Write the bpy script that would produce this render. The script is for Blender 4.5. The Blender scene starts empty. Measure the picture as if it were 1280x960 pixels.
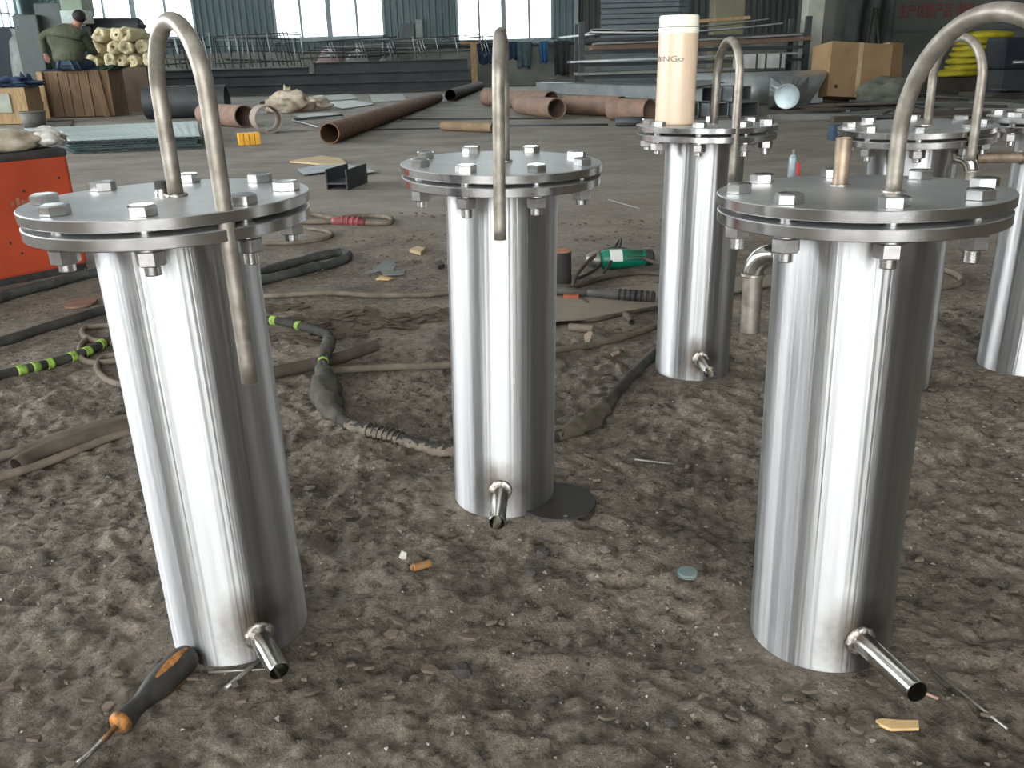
import bpy, bmesh, math, random
import numpy as np
from mathutils import Matrix, Vector, noise

sc = bpy.context.scene
col = sc.collection
R = math.radians
random.seed(7)

# ------------------------------------------------------------ camera
cam_d = bpy.data.cameras.new('camera')
cam_d.sensor_width = 36.0
cam_d.lens = 1075.1 / 1280 * 36.0
cam_d.clip_start = 0.05
cam_d.clip_end = 400
cam = bpy.data.objects.new('camera', cam_d)
col.objects.link(cam)
rt = Vector((0.99966817, -0.00898364, -0.02414235))
up = Vector((0.02575963, 0.34863293, 0.93690529))
fw = Vector((0.0, 0.93721629, -0.34874866))
m = Matrix((rt, up, -fw)).transposed().to_4x4()
m.translation = Vector((0, 0, 0.6587))
cam.matrix_world = m
sc.camera = cam

# ------------------------------------------------------------ world, daylight, exposure
w = bpy.data.worlds.new('overcast_sky')
sc.world = w
w.use_nodes = True
bg = w.node_tree.nodes['Background']
bg.inputs[0].default_value = (0.90, 0.95, 1.0, 1)
bg.inputs[1].default_value = 7.0

def area(name, loc, direction, sx, sy, power, color=(1, 1, 1)):
    d = bpy.data.lights.new(name, 'AREA')
    d.shape = 'RECTANGLE'
    d.size, d.size_y = sx, sy
    d.energy = power
    d.color = color
    o = bpy.data.objects.new(name, d)
    o.location = loc
    o.rotation_euler = Vector(direction).to_track_quat('-Z', 'Y').to_euler()
    col.objects.link(o)
    return o

# daylight through the gate behind the photographer and through the window band of the left wall
area('gate_daylight_offscreen', (-1.85, -7.5, 2.95), (0, 1, 0), 9.2, 5.5, 900, (1.0, 0.985, 0.955))
area('window_left_offscreen', (-14.9, 5.0, 3.6), (1, 0, -0.12), 17.0, 4.2, 2200, (0.93, 0.97, 1.0))
sc.view_settings.view_transform = 'Standard'
sc.view_settings.look = 'None'
sc.view_settings.gamma = 1.0
sc.view_settings.use_curve_mapping = False
sc.view_settings.exposure = 0.25

# ------------------------------------------------------------ materials
MATS = {}
def nodes_of(name):
    mt = bpy.data.materials.new(name)
    mt.use_nodes = True
    nt = mt.node_tree
    return mt, nt, nt.nodes['Principled BSDF']

def N(nt, kind, **kw):
    n = nt.nodes.new(kind)
    for k, v in kw.items():
        setattr(n, k, v)
    return n

def ramp(nt, src, p0, c0, p1, c1):
    r = N(nt, 'ShaderNodeValToRGB')
    r.color_ramp.elements[0].position = p0
    r.color_ramp.elements[0].color = (*c0, 1) if len(c0) == 3 else c0
    r.color_ramp.elements[1].position = p1
    r.color_ramp.elements[1].color = (*c1, 1) if len(c1) == 3 else c1
    nt.links.new(src, r.inputs[0])
    return r.outputs[0]

def g3(v):
    return (v, v, v)

def coords(nt, scale=(1, 1, 1), kind='Object'):
    tc = N(nt, 'ShaderNodeTexCoord')
    mp = N(nt, 'ShaderNodeMapping')
    mp.inputs['Scale'].default_value = scale
    nt.links.new(tc.outputs[kind], mp.inputs[0])
    return mp.outputs[0]

def noise_tex(nt, vec, scale, detail=4, rough=0.55):
    n = N(nt, 'ShaderNodeTexNoise')
    n.inputs['Scale'].default_value = scale
    n.inputs['Detail'].default_value = detail
    n.inputs['Roughness'].default_value = rough
    nt.links.new(vec, n.inputs['Vector'])
    return n.outputs['Fac']

def mix(nt, fac, a, b, mode='MIX'):
    x = N(nt, 'ShaderNodeMix', data_type='RGBA', blend_type=mode)
    for sock, v in ((0, fac), (6, a), (7, b)):
        if isinstance(v, bpy.types.NodeSocket):
            nt.links.new(v, x.inputs[sock])
        elif sock == 0:
            x.inputs[0].default_value = v
        else:
            x.inputs[sock].default_value = (*v, 1)
    return x.outputs[2]

def bump(nt, bs, h, strength, dist):
    b = N(nt, 'ShaderNodeBump')
    b.inputs['Strength'].default_value = strength
    b.inputs['Distance'].default_value = dist
    nt.links.new(h, b.inputs['Height'])
    nt.links.new(b.outputs[0], bs.inputs['Normal'])

def M(name, c1, c2=None, scale=6.0, rough=0.6, metal=0.0, bmp=0.0, bdist=0.002, stretch=(1, 1, 1), lo=0.35, hi=0.65, trans=0.0, kind='Object', detail=5):
    """two-tone worn material with fine relief"""
    if name in MATS:
        return MATS[name]
    mt, nt, bs = nodes_of(name)
    c2 = c2 or tuple(v * 0.7 for v in c1)
    v = coords(nt, stretch, kind)
    f = noise_tex(nt, v, scale, detail)
    nt.links.new(ramp(nt, f, lo, c1, hi, c2), bs.inputs['Base Color'])
    bs.inputs['Roughness'].default_value = rough
    bs.inputs['Metallic'].default_value = metal
    if metal == 0 and rough >= 0.5:
        bs.inputs['Specular IOR Level'].default_value = 0.22
    if trans:
        bs.inputs['Transmission Weight'].default_value = trans
    if bmp:
        bump(nt, bs, noise_tex(nt, v, scale * 4, 4), bmp, bdist)
    MATS[name] = mt
    return mt

def steel_tube_mat():
    mt, nt, bs = nodes_of('brushed_stainless_tube')
    v = coords(nt, (150, 150, 0.8))
    f1 = noise_tex(nt, v, 1.0, 6, 0.65)
    v2 = coords(nt, (42, 42, 0.5))
    f2 = noise_tex(nt, v2, 1.0, 3)
    c = mix(nt, 0.5, ramp(nt, f1, 0.3, g3(0.40), 0.7, g3(0.54)), ramp(nt, f2, 0.36, (0.40, 0.395, 0.385), 0.62, (0.55, 0.55, 0.54)))  # vertical streaks in the colour: brushing, plus painted-in reflection streaks
    # burn mark left by the weld around the outlet, broken up by noise
    tc = N(nt, 'ShaderNodeTexCoord')
    st = noise_tex(nt, coords(nt, (1, 1, 0.8)), 16, 5, 0.6)
    dn = N(nt, 'ShaderNodeVectorMath', operation='DISTANCE')
    nt.links.new(tc.outputs['Object'], dn.inputs[0]); dn.inputs[1].default_value = (0.0, -0.0807, 0.05)
    da = N(nt, 'ShaderNodeMath', operation='MULTIPLY_ADD')
    nt.links.new(st, da.inputs[0]); da.inputs[1].default_value = 0.07; nt.links.new(dn.outputs['Value'], da.inputs[2])
    burn = ramp(nt, da.outputs[0], 0.050, g3(0.9), 0.095, g3(0))
    c = mix(nt, burn, c, (0.085, 0.062, 0.042))
    nt.links.new(c, bs.inputs['Base Color'])
    bs.inputs['Metallic'].default_value = 1.0
    r = mix(nt, burn, ramp(nt, f1, 0.3, g3(0.38), 0.7, g3(0.50)), g3(0.58))
    nt.links.new(r, bs.inputs['Roughness'])
    bs.inputs['Anisotropic'].default_value = 0.9
    bs.inputs['Anisotropic Rotation'].default_value = 0.25
    tg = N(nt, 'ShaderNodeTangent', direction_type='RADIAL', axis='Z')
    nt.links.new(tg.outputs[0], bs.inputs['Tangent'])
    hs = N(nt, 'ShaderNodeMath', operation='MULTIPLY_ADD')
    nt.links.new(f2, hs.inputs[0]); hs.inputs[1].default_value = 3.0; nt.links.new(f1, hs.inputs[2])
    bump(nt, bs, hs.outputs[0], 0.5, 0.0011)
    MATS['tube'] = mt
    return mt

def steel_flange_mat():
    mt, nt, bs = nodes_of('machined_stainless_flange')
    v = coords(nt, (1, 1, 1))
    f1 = noise_tex(nt, v, 7, 4)
    f2 = noise_tex(nt, v, 160, 2)
    c = mix(nt, 0.3, ramp(nt, f1, 0.35, g3(0.34), 0.68, (0.57, 0.56, 0.54)), ramp(nt, f2, 0.3, g3(0.38), 0.7, g3(0.58)))
    nt.links.new(c, bs.inputs['Base Color'])
    bs.inputs['Metallic'].default_value = 1.0
    tc = N(nt, 'ShaderNodeTexCoord')
    sp = N(nt, 'ShaderNodeSeparateXYZ')
    nt.links.new(tc.outputs['Normal'], sp.inputs[0])
    face = ramp(nt, sp.outputs[2], 0.4, g3(0), 0.6, g3(1))
    nt.links.new(mix(nt, face, ramp(nt, f1, 0.3, g3(0.15), 0.7, g3(0.24)), ramp(nt, f1, 0.3, g3(0.42), 0.7, g3(0.55))), bs.inputs['Roughness'])
    bump(nt, bs, f2, 0.08, 0.0004)
    MATS['flange'] = mt
    return mt

def ground_mat():
    mt, nt, bs = nodes_of('rough_dirty_concrete_floor')
    tc = N(nt, 'ShaderNodeTexCoord')
    v = tc.outputs['Object']
    big = noise_tex(nt, v, 0.9, 4)
    mid = noise_tex(nt, v, 5.5, 8, 0.68)
    fine = noise_tex(nt, v, 42, 8, 0.75)
    grain = noise_tex(nt, v, 190, 3, 0.6)
    c = ramp(nt, mid, 0.30, (0.105, 0.082, 0.06), 0.70, (0.36, 0.30, 0.235))
    c = mix(nt, ramp(nt, fine, 0.36, g3(1), 0.47, g3(0)), c, (0.058, 0.045, 0.035))
    c = mix(nt, ramp(nt, fine, 0.57, g3(0), 0.70, g3(0.8)), c, (0.56, 0.50, 0.41))
    c = mix(nt, 0.55, c, ramp(nt, grain, 0.25, g3(0.15), 0.75, g3(1.1)), 'MULTIPLY')
    # worn pale concrete further into the hall
    sp = N(nt, 'ShaderNodeSeparateXYZ')
    nt.links.new(v, sp.inputs[0])
    ad = N(nt, 'ShaderNodeMath', operation='MULTIPLY_ADD')
    nt.links.new(big, ad.inputs[0]); ad.inputs[1].default_value = 2.4; nt.links.new(sp.outputs[1], ad.inputs[2])
    dv = N(nt, 'ShaderNodeMath', operation='DIVIDE')
    nt.links.new(ad.outputs[0], dv.inputs[0]); dv.inputs[1].default_value = 8.0
    far = ramp(nt, dv.outputs[0], 0.50, g3(0), 0.72, g3(1))
    v3 = coords(nt, (0.7, 1, 1))
    conc = ramp(nt, noise_tex(nt, v3, 2.2, 7, 0.7), 0.28, (0.125, 0.108, 0.085), 0.66, (0.245, 0.22, 0.182))
    c = mix(nt, far, c, conc)
    # oily dark patches
    vo = N(nt, 'ShaderNodeTexVoronoi')
    vo.inputs['Scale'].default_value = 95
    nt.links.new(v, vo.inputs['Vector'])
    cellv = ramp(nt, vo.outputs['Color'], 0.0, g3(0.62), 1.0, g3(1.25))
    gravel = ramp(nt, noise_tex(nt, v, 9, 4), 0.42, g3(0.1), 0.62, g3(0.9))
    c = mix(nt, gravel, c, mix(nt, 1.0, c, cellv, 'MULTIPLY'))
    oil = ramp(nt, noise_tex(nt, v, 1.7, 3), 0.60, g3(0), 0.74, g3(0.55))
    c = mix(nt, oil, c, (0.075, 0.063, 0.053))
    nt.links.new(c, bs.inputs['Base Color'])
    nt.links.new(ramp(nt, big, 0.4, g3(0.9), 0.7, g3(0.68)), bs.inputs['Roughness'])
    bs.inputs['Specular IOR Level'].default_value = 0.3
    hs = N(nt, 'ShaderNodeMath', operation='MULTIPLY_ADD')
    nt.links.new(fine, hs.inputs[0]); hs.inputs[1].default_value = 1.0; nt.links.new(mid, hs.inputs[2])
    nf = N(nt, 'ShaderNodeMath', operation='MULTIPLY_ADD')
    nt.links.new(grain, nf.inputs[0]); nf.inputs[1].default_value = 0.25; nt.links.new(hs.outputs[0], nf.inputs[2])
    b = N(nt, 'ShaderNodeBump')
    nt.links.new(ramp(nt, dv.outputs[0], 0.50, g3(0.95), 0.72, g3(0.25)), b.inputs['Strength'])
    b.inputs['Distance'].default_value = 0.018
    nt.links.new(nf.outputs[0], b.inputs['Height'])
    nt.links.new(b.outputs[0], bs.inputs['Normal'])
    MATS['ground'] = mt
    return mt

def glass_mat():
    mt = bpy.data.materials.new('dusty_window_glass')
    mt.use_nodes = True
    nt = mt.node_tree
    nt.nodes.remove(nt.nodes['Principled BSDF'])
    out = nt.nodes['Material Output']
    tr = N(nt, 'ShaderNodeBsdfTransparent'); tr.inputs[0].default_value = (0.93, 0.96, 0.95, 1)
    gl = N(nt, 'ShaderNodeBsdfGlossy'); gl.inputs['Roughness'].default_value = 0.05
    mx = N(nt, 'ShaderNodeMixShader'); mx.inputs[0].default_value = 0.06
    nt.links.new(tr.outputs[0], mx.inputs[1]); nt.links.new(gl.outputs[0], mx.inputs[2]); nt.links.new(mx.outputs[0], out.inputs[0])
    MATS['glass'] = mt
    return mt

TUBE, FLANGE, GROUND, GLASS = steel_tube_mat(), steel_flange_mat(), ground_mat(), glass_mat()
BOLT = M('bright_bolt_steel', (0.62, 0.62, 0.60), (0.50, 0.50, 0.49), 90, 0.24, 1.0, 0.1, 0.0005)
NUT = M('dull_nut_steel', (0.40, 0.39, 0.37), (0.30, 0.29, 0.28), 90, 0.36, 1.0, 0.1, 0.0005)
HOOK = M('pickled_grey_pipe', (0.29, 0.265, 0.225), (0.16, 0.138, 0.11), 45, 0.48, 0.6, 0.25, 0.0006)
CHROME = M('polished_nipple_steel', (0.62, 0.61, 0.57), (0.42, 0.40, 0.36), 40, 0.2, 1.0)
WELD = M('weld_bead_metal', (0.62, 0.60, 0.56), (0.20, 0.17, 0.14), 120, 0.3, 0.9, 0.6, 0.002)
HEAT = M('heat_tinted_brown_pipe', (0.32, 0.245, 0.17), (0.15, 0.115, 0.085), 45, 0.45, 0.55, 0.2, 0.0006)
GASKET = M('dark_gasket', (0.035, 0.03, 0.028), None, 40, 0.8)
BLACK = M('black_rubber', (0.022, 0.022, 0.022), (0.045, 0.042, 0.038), 20, 0.6, 0, 0.3, 0.001)
DUSTY = M('dusty_black_sleeve', (0.022, 0.022, 0.02), (0.05, 0.046, 0.038), 24, 0.85, 0, 0.6, 0.003)
HOSE = M('dusty_brown_hose', (0.095, 0.077, 0.057), (0.16, 0.132, 0.10), 18, 0.85, 0, 0.4, 0.0015)
HOSE2 = M('dark_brown_hose', (0.05, 0.04, 0.031), (0.09, 0.073, 0.056), 14, 0.8, 0, 0.4, 0.0015)
RUST = M('rusty_pipe', (0.22, 0.115, 0.06), (0.12, 0.07, 0.043), 9, 0.85, 0.1, 0.4, 0.003)
RUSTP = M('pale_rusty_pipe', (0.235, 0.145, 0.10), (0.15, 0.10, 0.075), 7, 0.8, 0.1, 0.3, 0.003)
DARKST = M('dark_mill_steel', (0.026, 0.032, 0.034), (0.045, 0.05, 0.052), 3, 0.6, 0.1, 0.2, 0.003)
GALV = M('galvanised_sheet', (0.36, 0.38, 0.38), (0.25, 0.27, 0.27), 4, 0.38, 0.75)
GALVB = M('bright_galvanised_sheet', (0.52, 0.56, 0.56), (0.40, 0.44, 0.44), 5, 0.32, 0.75)
SHEET = M('weathered_steel_sheet', (0.24, 0.24, 0.22), (0.15, 0.145, 0.13), 2.5, 0.6, 0.4)
WOOD = M('weathered_crate_wood', (0.165, 0.105, 0.06), (0.10, 0.062, 0.036), 5, 0.85, 0, 0.5, 0.003, (6, 6, 0.7))
WOODP = M('pale_timber', (0.36, 0.25, 0.13), (0.25, 0.165, 0.085), 6, 0.8, 0, 0.3, 0.003, (5, 5, 0.8))
CARD = M('brown_cardboard', (0.38, 0.255, 0.14), (0.31, 0.205, 0.11), 3, 0.9)
CARDP = M('pale_cardboard', (0.46, 0.36, 0.22), (0.38, 0.29, 0.17), 5, 0.9)
ORANGE = M('orange_red_enamel', (0.36, 0.055, 0.022), (0.27, 0.045, 0.02), 5, 0.5, 0, 0.1, 0.001)
PLASTIC = M('cloudy_plastic_bag', (0.58, 0.53, 0.43), (0.38, 0.31, 0.22), 14, 0.25, 0, 0.5, 0.006)
YELLOW = M('yellow_plastic', (0.80, 0.42, 0.02), (0.68, 0.33, 0.015), 8, 0.4)
YBAG = M('yellow_woven_bag', (0.42, 0.365, 0.025), (0.32, 0.27, 0.02), 6, 0.7, 0, 0.4, 0.01)
GREENP = M('green_tool_plastic', (0.0, 0.17, 0.095), (0.0, 0.12, 0.068), 10, 0.35)
LIME = M('lime_warning_tape', (0.30, 0.46, 0.07), (0.10, 0.16, 0.035), 70, 0.6)
REDP = M('red_plastic', (0.21, 0.05, 0.05), (0.14, 0.038, 0.038), 20, 0.5)
WALLG = M('grey_green_steel_cladding', (0.155, 0.20, 0.20), (0.115, 0.155, 0.158), 0.6, 0.6, 0.0)
WALLD = M('dark_grimy_wall', (0.11, 0.12, 0.112), (0.08, 0.086, 0.082), 0.5, 0.85)
DADO = M('stained_plaster_dado', (0.30, 0.30, 0.27), (0.17, 0.17, 0.155), 1.3, 0.9, 0, 0.3, 0.004)
FRAME = M('painted_window_frame', (0.30, 0.35, 0.36), (0.24, 0.28, 0.29), 3, 0.5)
CONC = M('concrete_column', (0.42, 0.43, 0.36), (0.30, 0.31, 0.26), 2, 0.9, 0, 0.3, 0.004)
CEIL = M('roof_sheet', (0.48, 0.49, 0.48), (0.40, 0.41, 0.40), 0.5, 0.7)
WHITE = M('white_plastic', (0.68, 0.68, 0.64), (0.60, 0.60, 0.56), 6, 0.5)
BLUE = M('blue_cloth', (0.035, 0.06, 0.11), (0.025, 0.04, 0.07), 8, 0.9, 0, 0.4, 0.01)
GREENC = M('dark_green_cloth', (0.03, 0.055, 0.042), (0.02, 0.035, 0.03), 8, 0.9, 0, 0.4, 0.01)
GSHEET = M('pale_green_coated_sheet', (0.30, 0.36, 0.335), (0.22, 0.275, 0.255), 2, 0.55, 0.1)
DGREEN = M('dark_green_edge', (0.03, 0.05, 0.05), (0.045, 0.065, 0.06), 6, 0.6)
ROD = M('bare_wire_rod', (0.32, 0.31, 0.28), (0.22, 0.21, 0.19), 20, 0.45, 0.7)
STONE = M('dirt_stone', (0.22, 0.195, 0.165), (0.13, 0.115, 0.098), 40, 0.9, 0, 0.5, 0.002)
STONED = M('dark_slag_stone', (0.065, 0.057, 0.052), (0.04, 0.035, 0.033), 40, 0.8, 0, 0.5, 0.002)
BUCKET = M('dusty_grey_bucket', (0.14, 0.135, 0.12), (0.10, 0.095, 0.085), 6, 0.7)
FIBRE = M('pale_yellow_fibre_roll', (0.66, 0.60, 0.40), (0.50, 0.43, 0.26), 9, 0.9, 0, 0.6, 0.02)
CREAM = M('cream_flask_enamel', (0.55, 0.42, 0.30), (0.51, 0.385, 0.275), 6, 0.32)
CREAML = M('cream_flask_lid', (0.74, 0.71, 0.58), (0.70, 0.67, 0.54), 6, 0.3)

# ------------------------------------------------------------ mesh builder
class MB:
    def __init__(self):
        self.v, self.f, self.s = [], [], []
    def add(self, vs, fs, smooth=False):
        b = len(self.v)
        self.v += [tuple(p) for p in vs]
        self.f += [tuple(b + i for i in f) for f in fs]
        self.s += [smooth] * len(fs)
        return self
    def box(self, c, s, rot=None):
        x, y, z = s[0] / 2, s[1] / 2, s[2] / 2
        vs = [Vector(p) for p in ((-x, -y, -z), (x, -y, -z), (x, y, -z), (-x, y, -z), (-x, -y, z), (x, -y, z), (x, y, z), (-x, y, z))]
        if rot is not None:
            vs = [rot @ p for p in vs]
        c = Vector(c)
        return self.add([p + c for p in vs], [(0, 3, 2, 1), (4, 5, 6, 7), (0, 1, 5, 4), (1, 2, 6, 5), (2, 3, 7, 6), (3, 0, 4, 7)])
    def bbox(self, c, s, bev, rot=None):
        """box with chamfered edges"""
        bm = bmesh.new()
        bmesh.ops.create_cube(bm, size=1)
        for p in bm.verts:
            p.co = Vector((p.co.x * s[0], p.co.y * s[1], p.co.z * s[2]))
        bmesh.ops.bevel(bm, geom=bm.edges[:], offset=bev, segments=2, affect='EDGES', profile=0.6)
        c = Vector(c)
        bm.verts.index_update()
        vs = [((rot @ p.co) if rot is not None else p.co.copy()) + c for p in bm.verts]
        fs = [[q.index for q in f.verts] for f in bm.faces]
        bm.free()
        return self.add(vs, fs)
    def tube(self, pts, r, seg=12, cap=True, wob=0.0, r_in=None):
        pts = [Vector(p) for p in pts]
        n = len(pts)
        rs = r if isinstance(r, (list, tuple)) else [r] * n
        vs, fs = [], []
        t = (pts[1] - pts[0]).normalized()
        a = t.orthogonal().normalized()
        for i in range(n):
            t2 = (pts[min(i + 1, n - 1)] - pts[max(i - 1, 0)]).normalized()
            q = t.rotation_difference(t2)
            a = (q @ a); a = (a - t2 * a.dot(t2)).normalized()
            b = t2.cross(a)
            t = t2
            for k in range(seg):
                g = 2 * math.pi * k / seg
                rr = rs[i] * (1 + (random.uniform(-wob, wob) if wob else 0))
                vs.append(pts[i] + (a * math.cos(g) + b * math.sin(g)) * rr)
        for i in range(n - 1):
            for k in range(seg):
                k2 = (k + 1) % seg
                fs.append((i * seg + k, i * seg + k2, (i + 1) * seg + k2, (i + 1) * seg + k))
        self.add(vs, fs, True)
        if cap:
            base = len(self.v) - n * seg
            self.f.append(tuple(base + k for k in reversed(range(seg)))); self.s.append(False)
            self.f.append(tuple(base + (n - 1) * seg + k for k in range(seg))); self.s.append(False)
        return self
    def lathe(self, prof, seg=32, mat4=None, smooth=True, close=False):
        """profile of (radius, z); sharp profile corners are kept by doubling points"""
        vs, fs = [], []
        n = len(prof)
        for r, z in prof:
            for k in range(seg):
                g = 2 * math.pi * k / seg
                p = Vector((r * math.cos(g), r * math.sin(g), z))
                vs.append(mat4 @ p if mat4 is not None else p)
        rng = range(n if close else n - 1)
        for i in rng:
            j = (i + 1) % n
            if prof[i] == prof[j]:
                continue
            for k in range(seg):
                k2 = (k + 1) % seg
                if prof[i][0] < 1e-6:
                    fs.append((i * seg, j * seg + k2, j * seg + k))
                elif prof[j][0] < 1e-6:
                    fs.append((i * seg + k, i * seg + k2, j * seg))
                else:
                    fs.append((i * seg + k, i * seg + k2, j * seg + k2, j * seg + k))
        return self.add(vs, fs, smooth)
    def build(self, name, mat, parent=None, loc=(0, 0, 0), rot=(0, 0, 0)):
        o = bpy.data.objects.new(name, self.mesh(name, mat))
        col.objects.link(o)
        o.location = loc
        o.rotation_euler = rot
        if parent is not None:
            o.parent = parent
        return o
    def mesh(self, name, mat):
        me = bpy.data.meshes.new(name)
        me.from_pydata(self.v, [], self.f)
        me.polygons.foreach_set('use_smooth', self.s)
        me.materials.append(mat)
        me.update()
        return me

def sharp(pr):
    """double every point so that a lathe keeps hard corners"""
    out = []
    for i, p in enumerate(pr):
        out.append(p)
        if 0 < i < len(pr) - 1:
            out.append(p)
    return out

def link(name, me, parent=None, loc=(0, 0, 0), rot=(0, 0, 0)):
    o = bpy.data.objects.new(name, me)
    col.objects.link(o)
    o.location = loc
    o.rotation_euler = rot
    if parent is not None:
        o.parent = parent
    return o

def tag(o, label=None, cat=None, group=None, kind=None):
    for k, v in (('label', label), ('category', cat), ('group', group), ('kind', kind)):
        if v:
            o[k] = v
    return o

def thing(name, label, cat, loc=(0, 0, 0), rz=0.0, group=None):
    o = bpy.data.objects.new(name, None)
    o.empty_display_size = 0.05
    col.objects.link(o)
    o.location = loc
    o.rotation_euler = (0, 0, rz)
    return tag(o, label, cat, group)

def one(name, mb, mat, label, cat, loc=(0, 0, 0), rot=(0, 0, 0), group=None):
    return tag(mb.build(name, mat, None, loc, rot), label, cat, group)

def smooth_path(pts, per=8):
    P = [Vector(p) for p in pts]
    P = [P[0] * 2 - P[1]] + P + [P[-1] * 2 - P[-2]]
    out = []
    for i in range(1, len(P) - 2):
        a, b, c, d = P[i - 1:i + 3]
        for k in range(per):
            t = k / per
            out.append(0.5 * ((2 * b) + (c - a) * t + (2 * a - 5 * b + 4 * c - d) * t * t + (3 * b - a - 3 * c + d) * t ** 3))
    out.append(P[-2])
    return out

def rotm(rx=0, ry=0, rz=0):
    return (Matrix.Rotation(rz, 3, 'Z') @ Matrix.Rotation(ry, 3, 'Y') @ Matrix.Rotation(rx, 3, 'X'))

# ------------------------------------------------------------ uneven ground
def vnoise(x, y, seed):
    xi, yi = np.floor(x).astype(np.int64), np.floor(y).astype(np.int64)
    fx, fy = x - xi, y - yi
    fx, fy = fx * fx * (3 - 2 * fx), fy * fy * (3 - 2 * fy)
    def h(a, b):
        n = (a * 374761393 + b * 668265263 + seed * 1442695041) & 0x7fffffff
        n = ((n ^ (n >> 13)) * 1274126177) & 0x7fffffff
        return ((n ^ (n >> 16)) & 0xffff) / 65535.0
    return (h(xi, yi) * (1 - fx) + h(xi + 1, yi) * fx) * (1 - fy) + (h(xi, yi + 1) * (1 - fx) + h(xi + 1, yi + 1) * fx) * fy - 0.5

FEET = [(-0.3476, 0.9116, 0.0059), (-0.0172, 1.2618, -0.003), (0.3684, 0.8819, -0.0029), (0.4071, 1.8337, 0.0014), (0.813, 1.74, -0.0039), (1.1267, 1.802, 0.0025)]
def gz_np(x, y):
    z = 0 * x
    for s, a, sd in ((2.2, 0.006, 1), (7, 0.006, 2), (19, 0.0055, 3), (48, 0.0056, 4), (105, 0.0036, 5)):
        lim = {48: 2.3, 105: 2.1}.get(s, 3.6 if s == 19 else 9.0)
        k = np.clip((lim - y) / 0.35, 0, 1) * np.clip((lim * 0.62 - np.abs(x)) / 0.3 + 0.2, 0, 1) if s > 10 else 1.0
        z = z + k * a * 2 * vnoise(x * s, y * s, sd)
    fade = np.clip((4.6 - y) / 1.8, 0.0, 1.0) * np.clip((y + 0.5) / 0.5, 0, 1) * np.clip((3.2 - np.abs(x)) / 0.8, 0, 1)
    z = z * (0.08 + 0.92 * fade)
    for fx, fy, fz in FEET:
        d = np.sqrt((x - fx) ** 2 + (y - fy) ** 2)
        t = np.clip((d - 0.082) / 0.05, 0, 1)
        z = z * t + (fz) * (1 - t)
    return z
def gz_soft(x, y):
    """ground without the small lumps, for hoses that bridge them"""
    x_, y_ = np.array([float(x)]), np.array([float(y)])
    f = float(np.clip((4.6 - y) / 1.8, 0, 1))
    return float(sum(a * 2 * vnoise(x_ * s_, y_ * s_, sd)[0] for s_, a, sd in ((2.2, 0.006, 1), (7, 0.004, 2)))) * (0.08 + 0.92 * f) + 0.002
def gz(x, y):
    return float(gz_np(np.array([float(x)]), np.array([float(y)]))[0])
def on(p, dz=0.0):
    return (p[0], p[1], gz(p[0], p[1]) + dz)

# ============================================================ THE HALL
def struct(o):
    o['kind'] = 'structure'
    return o

def axis_vals(lo, hi, d0, d1, fine, coarse):
    a = list(np.arange(d0, d1, fine))
    s, x = fine, d1
    while x < hi:
        a.append(x); s = min(s * 1.25, coarse); x += s
    a.append(hi)
    s, x = fine, d0
    while x > lo:
        s = min(s * 1.25, coarse); x -= s
        a.append(max(x, lo))
    return np.unique(np.array(a))
xs = axis_vals(-14.5, 16, -1.05, 1.2, 0.0052, 1.2)
ys = axis_vals(-7, 29.1, 0.45, 2.1, 0.0052, 1.2)
X, Y = np.meshgrid(xs, ys)
Z = gz_np(X, Y)
nx, ny = len(xs), len(ys)
fl = bpy.data.meshes.new('floor')
ii = np.arange(nx * ny).reshape(ny, nx)
quads = np.stack([ii[:-1, :-1], ii[:-1, 1:], ii[1:, 1:], ii[1:, :-1]], -1).reshape(-1, 4)
fl.from_pydata(np.stack([X, Y, Z], -1).reshape(-1, 3).tolist(), [], quads.tolist())
fl.polygons.foreach_set('use_smooth', [True] * len(fl.polygons))
fl.materials.append(GROUND)
floor = struct(link('floor', fl))

YB = 29.0
WINS = [(-12.93, -9.5, 1.66, (-12.3, -11.4, -10.4)), (-7.09, -3.65, 1.54, (-6.25, -5.38, -4.52)), (-1.45, 1.58, 1.34, (-0.73, 0.03, 0.82))]
WT = 7.4
wb = MB()
wb.box((0.75, YB + 0.15, 0.6), (30.5, 0.3, 1.2))
back = struct(wb.build('wall_back', DADO))
def corrugated(x0, x1, z0, z1, mat, y=YB):
    mb = MB()
    xs_, p = [], 0.2
    x = x0
    prof = []
    while x < x1 - 1e-6:
        for dx, dy in ((0, 0), (0.09, 0), (0.11, -0.04), (0.18, -0.04)):
            if x + dx <= x1:
                prof.append((x + dx, y + dy))
        x += p
    prof.append((x1, y))
    vs = [(a, b, z0) for a, b in prof] + [(a, b, z1) for a, b in prof]
    n = len(prof)
    mb.add(vs, [(i, i + 1, n + i + 1, n + i) for i in range(n - 1)])
    mb.box(((x0 + x1) / 2, y + 0.12, (z0 + z1) / 2), (x1 - x0, 0.18, z1 - z0))
    return mb.build('corrugated_sheet', mat, back)
edges = [-14.5, -12.93, -9.5, -7.09, -3.65, -1.45, 1.58, 2.3]
for i in range(0, 8, 2):
    corrugated(edges[i], edges[i + 1], 1.2, 9.5, WALLG)
corrugated(2.3, 16, 1.2, 9.5, WALLD)
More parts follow.
